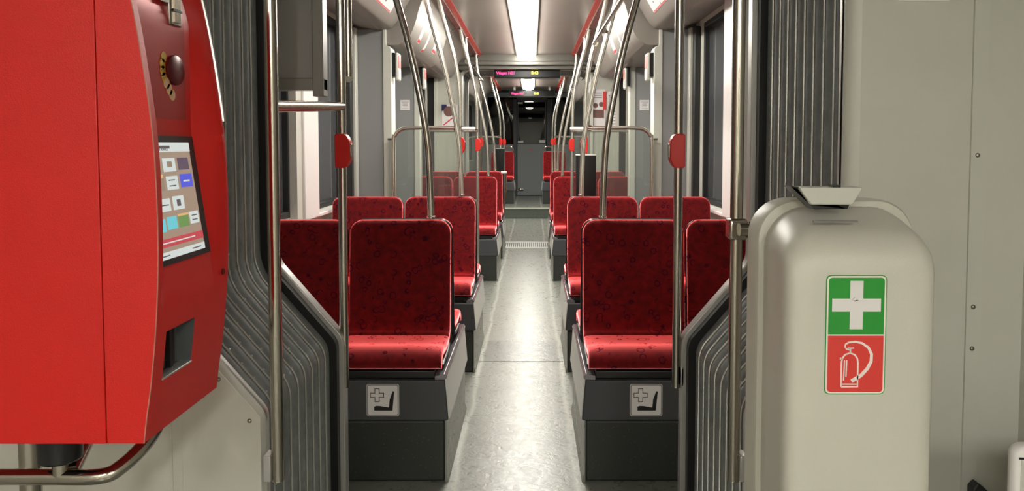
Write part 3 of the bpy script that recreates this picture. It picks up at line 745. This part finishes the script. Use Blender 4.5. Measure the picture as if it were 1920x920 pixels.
# ------------------------------------------------------------------ signal boxes, notices, posters, maps
for s, side in SIDES:
    for (y,xa,z0,z1,nm) in ((5.43,.945,1.79,1.99,'near'),(6.95,.975,1.84,2.04,'far')):
        t=thing('door_signal','white box with a red mark on the %s column of the %s door' % (nm,side),'signal box',(s*xa,y,z0),'signal boxes on the door columns')
        b=MB(); b.box(s*(xa-.022),s*xa,y-.06,y+.05,z0+.03,z1-.002); b.build('mount','black_plastic',t)
        b=MB(); b.box(s*(xa-.048),s*(xa-.022),y-.055,y+.055,z0,z1); b.build('housing','cream_grey',t,bevel=.012,seg=3)
        b=MB(); b.box(s*(xa-.0495),s*(xa-.0478),y-.05,y+.04,z0+.09,z1-.02); b.build('red_mark','sign_red',t)
        b=MB(); b.box(s*(xa-.0495),s*(xa-.0478),y-.05,y+.04,z0+.02,z0+.08); b.build('white_mark','sign_white',t)
    t=thing('paper_notice','small white printed notice on the grey column by the %s door' % side,'notice',(s*1.115,6.928,1.65),'white notices on the door columns')
    b=MB(); b.box(s*1.072,s*1.16,6.926,6.929,1.645,1.74); b.build('sheet','sign_white',t)
    b=MB()
    for k,(z,wd) in enumerate(((1.722,.034),(1.703,.022),(1.690,.022),(1.677,.022),(1.660,.028))): b.box(s*1.116-wd,s*1.116+wd,6.9252,6.926,z-.002,z+.002)
    b.build('text_lines','ink_grey',t)
# line map posters on the coving
for s, side in SIDES:
    t=thing('line_map','white route map with red line on the curved panel above the %s seats' % side,'poster',(s*.87,4.4,2.25))
    pf=cov_window(); decal(s,pf,.17,.335,3.2,5.05,'sign_white','sheet',t)
    decal(s,pf,.322,.327,3.2,5.02,'map_red','red_line',t,off=.003,n=2)
    decal(s,pf,.330,.333,3.2,5.05,'map_red','red_line',t,off=.003,n=2)
    mb=MB()
    for k in range(46):
        yy=3.25+random.random()*1.7; d=.19+random.random()*.12; ln=.006+random.random()*.03; q=decal(s,pf,d,d+.004+random.random()*.01,yy,yy+ln,None,None,None,off=.003,n=1); mb.add(q.v,q.f)
    mb.build('stops','ink_grey',t)
    pf=cov_door()
    for j,(y0,y1,a,c) in enumerate(((5.70,5.80,.13,.36),(6.05,6.12,.18,.40),(6.45,6.62,.15,.34))):
        t=thing('door_notice','narrow pale sticker on the bulging cover above the %s door, %s' % (side,('nearest','middle','farthest')[j]),'sticker',(s*.8,y0,2.2),'stickers above the doors')
        decal(s,pf,a,c,y0,y1,'sign_white','sheet',t); decal(s,pf,c-.03,c-.005,y0+.005,y1-.005,'map_red','red_mark',t,off=.0032,n=3)
# posters on the far bulkhead
def poster(name,label,x0,x1,z0,z1,y,base,bits):
    t=thing(name,label,'poster',((x0+x1)/2,y,z0))
    b=MB(); b.box(x0,x1,y-.004,y,z0,z1); b.build('sheet',base,t)
    for nm,m,(a,c,d,e_) in bits:
        b=MB(); b.box(x0+(x1-x0)*a,x0+(x1-x0)*c,y-.0055,y-.004,z0+(z1-z0)*d,z0+(z1-z0)*e_); b.build(nm,m,t)
    return t
y=9.418
t=poster('people_poster','white advert poster with a brown picture on the right bulkhead',X(1109,y),X(1134,y),Z(236,y),Z(168,y),y,'sign_white',[])
pc=MB(); xa=X(1109,y); 
pc.box(X(1111,y),X(1132,y),y-.006,y-.004,Z(221,y),Z(206,y)); pc.disc((X(1116,y),y-.004,Z(198,y)),(0,-1,0),.032,.002,14); pc.disc((X(1127,y),y-.004,Z(196,y)),(0,-1,0),.032,.002,14); pc.build('picture','poster_brown',t)
pc=MB()
for k in range(3): pc.box(X(1112,y),X(1128,y),y-.006,y-.004,Z(176+k*4,y),Z(174.5+k*4,y))
pc.build('text_lines','ink_grey',t)
t=poster('red_strip_poster','narrow upright red strip beside the brown picture poster',X(1130,y),X(1136,y),Z(206,y),Z(172,y),y-.006,'sign_red',[])
t=poster('timetable_sheet','white text sheet right of the red strip on the right bulkhead',X(1138,y),X(1160,y),Z(236,y),Z(172,y),y-.001,'sign_white',[('text_lines','ink_grey',(.1,.8,.05+.09*k,.07+.09*k)) for k in range(10)])
t=poster('photo_poster','white poster with a navy corner and a round brown picture on the left bulkhead',X(829,y),X(860,y),Z(236,y),Z(196,y),y,'sign_white',[('navy_block','poster_navy',(.0,.3,.7,1.0))])
pc=MB(); pc.disc((X(842,y),y-.004,Z(209,y)),(0,-1,0),.065,.002,20); pc.build('picture','poster_brown',t)
pc=MB(); pc.prism([(X(831,y),Z(234,y)),(X(833,y),Z(235,y)),(X(850,y),Z(222,y)),(X(849,y),Z(220,y))],'y',y-.006,y-.004); pc.build('line','map_red',t)

# destination displays
def display(label,y,x0,x1,z0,z1,tx,tsize,yx,rc):
    t=thing('passenger_display',label,'display',((x0+x1)/2,y,z0))
    b=MB(); b.box(x0,x1,y,y+.10,z0,z1); b.build('housing','display_black',t,bevel=.004)
    b=MB(); b.box(x0-.012,x1+.012,y+.03,y+.11,z0-.012,z0); b.box(x1,x1+.012,y+.03,y+.11,z0,z1); b.box(x0-.012,x0,y+.03,y+.11,z0,z1); b.build('frame','ceiling_bulkhead',t)
    for xx in (x0+.1,x1-.1):
        b=MB(); b.box(xx-.02,xx+.02,y+.04,y+.08,z1,CEIL if y>10 else 2.30); b.build('hanger','brushed',t)
    text_mesh('Wagen N21',tsize,'red_lettering','led_red',t,(tx,y-.002,rc),FACE_CAM,bold=tsize*.02)
    text_mesh('0:43',tsize*1.12,'yellow_lettering','led_yellow',t,(yx,y-.002,rc),FACE_CAM,bold=tsize*.02)
display('black hanging display with red lettering and a yellow time below the first ceiling band',9.30,X(928,9.3),X(1049,9.3),Z(146,9.3),Z(130.5,9.3),X(931,9.3),.047,X(996,9.3),Z(140,9.3))
display('smaller far display with red lettering and a yellow time near the cab',14.3,X(955,14.3),X(1040,14.3),Z(181,14.3),Z(170,14.3),X(958.5,14.3),.050,X(1001,14.3),Z(177.5,14.3))

# grey framed panel above the left seats
t=thing('framed_panel','large grey panel in a metal frame hanging at the upper left above the seats','panel',(-.95,2.75,1.51))
b=MB(); b.box(-1.22,-.735,2.755,2.775,1.57,2.16); b.build('panel','panel_grey',t)
b=MB(); b.box(-1.24,-.70,2.735,2.785,1.528,1.572); b.box(-.740,-.700,2.73,2.79,1.505,2.165); b.box(-1.245,-1.215,2.735,2.785,1.508,2.16); b.build('frame','frame_grey',t,bevel=.003)
# sign at the top right
t=thing('wall_sign','white sign with a red corner cut by the top edge on the right wall','sign',(1.0,Y_N,1.672))
b=MB(); b.prism(fillet([(.942,1.673),(1.072,1.673),(1.072,1.80),(.942,1.80)],.008),'y',Y_N-.003,Y_N); b.build('plate','sign_white',t)
b=MB(); b.prism(fillet([(.945,1.676),(.962,1.676),(.962,1.796),(.945,1.796)],.004),'y',Y_N-.0036,Y_N-.0028); b.build('red_edge','sign_red',t)

# ------------------------------------------------------------------ first aid / extinguisher cabinet
t=thing('extinguisher_cabinet','big rounded light grey cabinet with first aid and extinguisher sign','cabinet',(.66,1.55,.40))
def cl(y,x0,x1,zt,r,zb=.40,n=8):
    p=[(x0,zb),(x1,zb)]
    for k in range(n+1): a=PI/2*k/n; p.append((x1-r+r*math.cos(a),zt-r+r*math.sin(a)))
    for k in range(n+1): a=PI/2+PI/2*k/n; p.append((x0+r+r*math.cos(a),zt-r+r*math.sin(a)))
    return [(x,y,z) for x,z in p]
b=MB(); b.loft([cl(1.785,.612,.84,1.20,.075),cl(1.60,.60,.843,1.205,.078),cl(1.56,.523,.845,1.218,.08),cl(1.505,.523,.845,1.218,.08),cl(1.497,.527,.841,1.214,.078),cl(1.495,.536,.833,1.205,.075)]); b.build('back_shell','cabinet_plastic',t)
L=[]
for (y,x0,x1,zt,r) in ((1.498,.537,.832,1.204,.085),(1.485,.5365,.83,1.203,.085),(1.44,.531,.815,1.197,.072),(1.39,.525,.802,1.188,.064),(1.35,.520,.795,1.176,.058),(1.33,.5185,.792,1.166,.056),(1.316,.520,.787,1.154,.054),(1.305,.525,.779,1.142,.050),(1.299,.532,.768,1.130,.046),(1.2958,.543,.753,1.118,.042),(1.295,.56,.735,1.10,.035)): L.append(cl(y,x0,x1,zt,r))
b=MB(); b.loft(L); b.build('front_cover','cabinet_plastic',t)
# latch on top
b=MB(); y=1.385; po=[(X(1489,y),Z(350,y)),(X(1617,y),Z(350,y)),(X(1618,y),Z(356,y)),(X(1600,y),Z(384,y)),(X(1523,y),Z(384,y)),(X(1496,y),Z(356,y))]
po=[(X(1502,y),Z(351,y)),(X(1618,y),Z(351,y)),(X(1618,y),Z(356,y)),(X(1600,y),Z(384,y)),(X(1523,y),Z(384,y)),(X(1502,y),Z(356,y))]
b.prism(po,'y',y,y+.012)
b.prism([(po[0][0],po[0][1]),(po[1][0],po[1][1]),(po[1][0],po[1][1]-.006),(po[0][0],po[0][1]-.006)],'y',y+.012,1.43)
lt=b.build('latch_cover','cabinet_lid',t,bevel=.002)
b=MB(); b.prism([(X(1488,y),Z(350,y)),(X(1503,y),Z(351,y)),(X(1525,y),Z(385,y)),(X(1600,y),Z(385,y)),(X(1596,y),Z(393,y)),(X(1535,y),Z(394,y))],'y',1.398,1.44); b.build('latch_block','black_plastic',t)
b=MB(); b.box(X(1562,y),X(1577,y),y-.001,y+.02,Z(351,y),Z(347,y)); b.build('latch_button','black_plastic',lt)
b=MB(); b.prism([(X(1530,y),0.0),(X(1600,y),0.0),(X(1600,y),.003),(X(1530,y),.003)],'y',0,.001) if False else b.box(X(1534,1.33),X(1618,1.33),1.345,1.351,1.187,1.1905); b.build('latch_slot','ink_grey',t)
# sign
xs0,xs1,zs0,zs1 = .586,.690,.888,1.098; yf=1.2945; zm=(zs0+zs1)/2
sg=MB(); sg.prism(fillet([(xs0-.0016,zs0-.0016),(xs1+.0016,zs0-.0016),(xs1+.0016,zs1+.0016),(xs0-.0016,zs1+.0016)],.010),'y',yf-.0008,yf+.0004); sg=sg.build('safety_sign','sign_green',t)
b=MB(); b.prism(fillet([(xs0,zs0),(xs1,zs0),(xs1,zs1),(xs0,zs1)],.009),'y',yf-.0012,yf-.0007); b.build('white_border','sign_line',sg)
b=MB(); e_=.0028; b.prism(fillet([(xs0+e_,zm+.0012),(xs1-e_,zm+.0012),(xs1-e_,zs1-e_),(xs0+e_,zs1-e_)],[0,0,.007,.007]),'y',yf-.0016,yf-.0011); b.build('green_field','sign_green',sg)
b=MB(); b.prism(fillet([(xs0+e_,zs0+e_),(xs1-e_,zs0+e_),(xs1-e_,zm-.0012),(xs0+e_,zm-.0012)],[.007,.007,0,0]),'y',yf-.0016,yf-.0011); b.build('red_field','sign_red',sg)
cx,cz=(xs0+xs1)/2,zm+.0535; b=MB(); b.prism(cross(cx,cz,.043,.0115),'y',yf-.0020,yf-.0015); b.build('white_cross','sign_white',sg)
b=MB(); b.prism([(cx-.009,cz+.0085),(cx-.004,cz+.0145),(cx+.002,cz+.011),(cx-.003,cz+.0085)],'y',yf-.0040,yf-.002); b.build('torn_spot','white_panel',sg)
b=MB(); b.prism([(cx-.006,cz+.008),(cx-.001,cz+.0095),(cx+.004,cz+.0085),(cx-.003,cz+.0065)],'y',yf-.0024,yf-.0019); b.build('torn_shadow','ink',sg)
# extinguisher pictogram
def stroke(b,pts,wd):
    pts=[Vector(p) for p in pts]; l=[];r=[]
    for i,p in enumerate(pts):
        tt=(pts[min(i+1,len(pts)-1)]-pts[max(i-1,0)]).normalized(); nn=Vector((-tt.y,tt.x)); ww=wd[i] if isinstance(wd,list) else wd
        l.append(p+nn*ww/2); r.append(p-nn*ww/2)
    for i in range(len(pts)-1):
        q=[l[i],l[i+1],r[i+1],r[i]]; b.loft([[(a.x,yf-.0020,a.y) for a in q],[(a.x,yf-.0015,a.y) for a in q]])
b=MB(); ox,oz=xs0+.002,zs0+.003
def Q(u,v): return (xs0+ (u-47)/(462-47)*(xs1-xs0), zs0+(862-v)/(862-460)*(zm-zs0))
stroke(b,[Q(157,815),Q(157,650),Q(162,620),Q(180,595),Q(216,582),Q(250,595),Q(268,620),Q(273,650),Q(273,815),Q(157,815)],.0028)
stroke(b,[Q(160,797),Q(273,797)],.0022); stroke(b,[Q(178,632),Q(174,772)],.0022); stroke(b,[Q(194,632),Q(190,745)],.0022)
stroke(b,[Q(145,620),Q(162,622)],.004); stroke(b,[Q(218,582),Q(218,550)],.0028); stroke(b,[Q(198,549),Q(243,549)],.0022)
stroke(b,[Q(218,562),Q(190,556),Q(180,540),Q(184,522),Q(205,510),Q(250,505),Q(300,515),Q(345,545),Q(368,590),Q(366,640),Q(340,690),Q(295,738),Q(230,776)],[.002,.0024,.0026,.0028,.003,.0034,.0038,.0045,.0052,.0056,.006,.0062,.0068])
b.build('extinguisher_symbol','sign_line',sg)
# edge of fold-down seat/box bottom right
t=thing('wall_box','white rounded box edge in the lower right corner beside the wall','box',(1.1,1.55,.40))
b=MB(); lo=[]
for z,k in ((.38,0),(.733,0),(.741,.006),(.745,.014)):
    lo.append([(u,v,z) for u,v in fillet([(.998+k,1.40+k*.4),(1.265,1.40+k),(1.265,1.43),(.998+k,1.43)],.018,4)])
b.loft(lo); b.build('body','white_panel',t)
b=MB(); b.box(1.010,1.26,1.3985,1.402,.38,.722); b.build('front_panel','wall_grey',t,bevel=.006)
b=MB(); b.box(1.006,1.262,1.3995,1.401,.722,.726); b.build('gap','ink',t)
t=thing('floor_clip','small dark pointed cap at the foot of the riveted strip','cap',(1.15,Y_N-.02,.40))
b=MB(); b.prism([(1.142,.40),(1.142,.490),(1.155,.505),(1.18,.484),(1.195,.468),(1.195,.40)],'y',Y_N-.035,Y_N-.007); b.build('cap_body','rubber',t,bevel=.004)

# ------------------------------------------------------------------ ticket machine
tm=thing('ticket_machine','large red ticket machine with a lit touch screen at the left','ticket machine',(-.75,1.28,.857))
Y0,Y1=1.15,1.42; ZB,ZT=.857,1.72
PR=[(.857,-.5490),(.90,-.5435),(.94,-.537),(1.04,-.526),(1.139,-.520),(1.222,-.519),(1.338,-.523),(1.438,-.534),(1.554,-.552),(1.72,-.588)]
def xo(z):
    for i in range(len(PR)-1):
        if z<=PR[i+1][0]:
            (a,xa),(c,xc)=PR[i],PR[i+1]; u=(z-a)/(c-a)
            xp=PR[max(i-1,0)]; xn=PR[min(i+2,len(PR)-1)]
            m0=(xc-xp[1])/(c-xp[0]) if i>0 else (xc-xa)/(c-a); m1=(xn[1]-xa)/(xn[0]-a); h=c-a
            return (2*u**3-3*u*u+1)*xa+(u**3-2*u*u+u)*h*m0+(-2*u**3+3*u*u)*xc+(u**3-u*u)*h*m1
    return PR[-1][1]
def xr(z):
    if z>=1.345: return -.561-(max(0,z-1.55))*.28
    if z>=1.130: return -.531+(z-1.130)*(-.561+.531)/(1.345-1.130)
    if z>=1.068: return -.531+(1.130-z)/(1.130-1.068)*(xo(1.068)+.531)
    return 9
def front(y,z):
    x=xo(z)
    if z>1.068:
        r=xr(z); u=y
        if u<=1.166: v=9
        elif u<=1.172: v=x+(r-x)*(u-1.166)/.006
        elif u<=1.362: v=r
        elif u<=1.408: v=r+(x-r)*(u-1.362)/.046
        else: v=9
        x=min(x,v)
    if 1.186<=y<=1.286 and .949<=z<=1.026: x-=.030
    return x
ys=sorted(set([Y0,1.158,1.166,1.172,1.362,1.385,1.408,Y1,1.1855,1.186,1.286,1.2865]+[1.172+.019*k for k in range(11)]+[1.3,1.32,1.34]))
zs=sorted(set([ZB,.9485,.949,1.026,1.0265,1.068,1.130,1.345]+[ZB+.0215*k for k in range(int((ZT-ZB)/.0215)+1)]+[ZT]))
b=MB(); n=len(ys); vs=[]; fs=[]; ms=[]
for z in zs:
    for yv in ys: vs.append((front(yv,z),yv,z))
for i in range(len(zs)-1):
    for j in range(n-1): fs.append((i*n+j,i*n+j+1,(i+1)*n+j+1,(i+1)*n+j))
b.add(vs,fs)
for (fi,(i,j)) in enumerate([(i,j) for i in range(len(zs)-1) for j in range(n-1)]):
    yc=(ys[j]+ys[j+1])/2; zc=(zs[i]+zs[i+1])/2
    b.m[fi]= 3 if (1.18<yc<1.29 and .9486<zc<1.0264) else 2 if (zc>1.375 and 1.172<yc<1.352) else (1 if (zc<1.068) else 0)
# near side, far side, bottom, back
XB=-.98
for yv in (Y0,Y1):
    xe=-.606 if yv==Y0 else XB
    vs=[];
    for z in zs: vs += [(xe,yv,z),(xo(z),yv,z)]
    b.add(vs,[(2*i,2*i+1,2*i+3,2*i+2) for i in range(len(zs)-1)],0)
b.add([(XB,Y0,ZB),(xo(ZB),Y0,ZB),(xo(ZB),Y1,ZB),(XB,Y1,ZB)],[(0,1,2,3)],0)
b.add([(XB,Y0,ZT),(xo(ZT),Y0,ZT),(xo(ZT),Y1,ZT),(XB,Y1,ZT)],[(0,1,2,3)],0)
b.add([(-.606,Y0,ZB),(-.606,Y0,ZT),(-.606,Y0+.02,ZT),(-.606,Y0+.02,ZB)],[(0,1,2,3)],0)
b.add([(XB,Y1,ZB),(XB,Y1,ZT),(XB,Y0+.02,ZT),(XB,Y0+.02,ZB)],[(0,1,2,3)],0)
b.build('housing',['machine_front_red','machine_front_red','machine_panel_red','tray_grey'],tm)
b=MB(); b.box(XB,-.6085,Y0-.001,Y0+.02,ZB-.001,ZT); b.build('side_door','machine_red',tm,bevel=.0015)
b=MB(); b.prism([(xo(z)-.0006,z) for z in zs]+[(-.6065,ZT),(-.6065,ZB)],'y',Y0-.001,Y0+.0005); b.build('side_skin','machine_red',tm)
b=MB(); b.tube([(xo(z),Y0-.0002,z) for z in zs],.0011,6,False); b.build('worn_edge','edge_wear',tm)
b=MB(); vs=[(xo(z)+.0015,Y1-.002,z) for z in zs if z>1.37]; b.tube(vs,.004,8,False); b.build('edge_highlight','trim_steel',tm)  # reflection along the upper far edge, modelled as a pale strip
# screen
def SP(y,z,off=0): 
    return (xr(z)+off,y,z)
def squad(b,ya,yb,za,zb,off,mi=0):
    p=[SP(ya,za,off),SP(yb,za,off),SP(yb,zb,off),SP(ya,zb,off)]; q=[(x-.0008,y,z) for x,y,z in p]
    b.add(p+q,[(0,1,2,3),(7,6,5,4),(0,4,5,1),(1,5,6,2),(2,6,7,3),(3,7,4,0)],mi)
za,zb_=1.136,1.341
b=MB(); squad(b,1.174,1.360,za-.004,zb_+.003,.0025); bz=b.build('screen_bezel','black_plastic',tm)
sm=['scr_brown','scr_white','scr_tan','scr_orange','scr_purple','scr_blue','scr_cyan','scr_green','scr_red','scr_ink']
b=MB(); YA,YB=1.176,1.338
squad(b,YA,YB,za+.006,zb_-.008,.0033,0)
def SQ(u0,u1,v0,v1,mi,off=.004): # u: 0..1 across, v: 0 top..1 bottom
    H=zb_-.008-(za+.006); squad(b,YA+(YB-YA)*u0,YA+(YB-YA)*u1,zb_-.008-H*v1,zb_-.008-H*v0,off,mi)
SQ(0,1,0,.085,1); SQ(.10,.55,.03,.055,9,.0045)
SQ(0,.30,.13,.15,3); SQ(.05,.28,.15,.26,2); SQ(.36,.62,.14,.26,1); SQ(.44,.54,.17,.22,2,.0045); SQ(.68,.92,.14,.25,4)
SQ(0,.32,.28,.31,3); SQ(.05,.32,.31,.42,2); SQ(.38,.62,.30,.42,1); SQ(.42,.55,.33,.34,9,.0045); SQ(.42,.56,.38,.39,9,.0045); SQ(.68,.95,.29,.41,5); SQ(.74,.88,.345,.36,1,.0045)
SQ(.0,.08,.45,.50,3); SQ(.0,.10,.50,.60,6); SQ(.16,.38,.49,.60,1); SQ(.2,.34,.54,.55,9,.0045); SQ(.44,.68,.48,.60,1); SQ(.52,.60,.51,.57,9,.0045)
SQ(0,.18,.63,.65,3); SQ(.0,.22,.66,.77,6); SQ(.26,.46,.65,.76,6); SQ(.50,.74,.64,.66,3); SQ(.50,.72,.66,.76,7); SQ(.76,.96,.64,.75,1); SQ(.80,.92,.67,.68,9,.0045); SQ(.80,.92,.71,.72,9,.0045)
SQ(0,1,.83,.90,8); SQ(.1,.8,.86,.87,1,.0045); SQ(0,1,.94,1,1); SQ(.05,.2,.965,.975,9,.0045); SQ(.7,.9,.965,.975,9,.0045)
b.build('touch_screen',sm,tm)
rot=Matrix(((0,0,1),(1,0,0),(0,1,0))).to_euler()
text_mesh('Bar der Ticket',.012,'screen_title','scr_ink',tm,(xr(1.322)+.0052,YA+.010,1.319),rot,extrude=.0002)
# coin slot, disc, coins, lock, tray
def pk(px,yv): return (px-997)*yv/F+CAMX
px0=-.561
b=MB(); b.box(px0-.01,px0+.003,1.288,1.330,1.536,1.600); cs=b.build('coin_slot','brushed',tm,bevel=.003)
b=MB(); b.box(px0+.002,px0+.0055,1.299,1.321,1.542,1.560); b.box(px0+.002,px0+.0055,1.299,1.321,1.565,1.592); b.build('slot_plate','coin_steel',cs)
b=MB(); b.box(px0+.003,px0+.006,1.294,1.326,1.5605,1.5645); b.build('slot_gap','ink',cs)
b=MB(); b.box(px0-.001,px0+.002,1.262,1.284,1.572,1.62); b.build('slot_sticker','sign_white',tm,bevel=.0006)
b=MB(); lo=[]
for h,k in ((0,.9),(.001,1),(.004,1),(.005,.95)): lo.append([(px0+h,1.303+.030*k*math.cos(2*PI*j/28),1.459+.026*k*math.sin(2*PI*j/28)) for j in range(28)])
b.loft(lo); b.build('round_button','dark_disc',tm)
b=MB()
for (yy,zz,r) in ((1.266,1.478,.009),(1.261,1.466,.009),(1.262,1.454,.009),(1.266,1.443,.009)): b.disc((px0-.0005,yy,zz),(1,0,0),r,.0015,12)
b.build('coin_sticker','gold',tm)
b=MB()
for (yy,zz,r) in ((1.274,1.434,.010),(1.283,1.424,.010),(1.293,1.415,.010)): b.disc((px0-.0005,yy,zz),(1,0,0),r,.0018,12)
b.build('coin_sticker','coin_cream',tm)
lo=[(px0+.0004,1.20+.022*math.cos(a),1.46+.042*math.sin(a)) for a in [PI*.75+PI*1.0*k/14 for k in range(15)]]
b=MB(); b.tube(lo,.0008,6,False); b.build('panel_groove','dark_disc',tm)
b=MB(); xt=xo(.99)-.0295; b.box(xt-.004,xt+.001,1.187,1.285,.950,1.025); tr=b.build('payout_tray','tray_grey',tm)
b=MB(); b.box(xt+.001,xt+.010,1.243,1.253,.950,1.025); b.box(xt+.001,xt+.006,1.262,1.268,.950,1.025); b.build('tray_divider','black_plastic',tr)
b=MB(); b.box(xo(.949)-.02,xo(.949)+.0015,1.184,1.288,.9465,.9500); b.build('tray_lip','trim_steel',tr,bevel=.0006)
b=MB(); b.disc((xo(1.08)-.003,1.398,1.088),(1,0,0),.006,.0045,14); b.build('lock','dark_disc',tm)
# mounting and guard tubes below
yt=1.26
st=MB(); st.box(X(55,yt),X(137,yt),yt-.04,yt+.04,.832,ZB) if False else None
b=MB(); b.disc((X(96,1.25),1.25,.787),(0,0,1),.034,.070,24,r2=.037); b.build('clamp_sleeve','black_plastic',tm,bevel=.004)
b=MB(); b.tube([(X(96,1.25),1.25,.76),(X(96,1.25),1.25,.83)],.0135,16,False); b.build('mount_stub','steel',tm)
b=MB(); b.tube([(-1.27,1.25,.757),(-1.0,1.25,.757),(X(60,1.25),1.25,.757),(X(170,1.25),1.25,.758),(X(215,1.27),1.27,.768),(X(258,1.31),1.31,.790),(X(283,1.35),1.35,.812),(X(290,1.40),1.40,.825),(X(285,1.48),1.48,.826),(X(275,1.62),1.62,.826),(X(268,1.78),1.795,.826)],.0135,16,True); b.build('guard_rail','steel',tm)
b=MB(); b.tube([(X(118,1.26),1.26,.762),(X(160,1.36),1.36,.80),(X(205,1.46),1.46,.83),(X(225,1.5),1.50,.856)],.0125,14,False); b.build('brace','steel',tm)
b=MB(); b.tube([(X(38,1.38),1.38,0),(X(38,1.38),1.38,.86)],.019,16,False); b.build('stand_post','steel',tm)
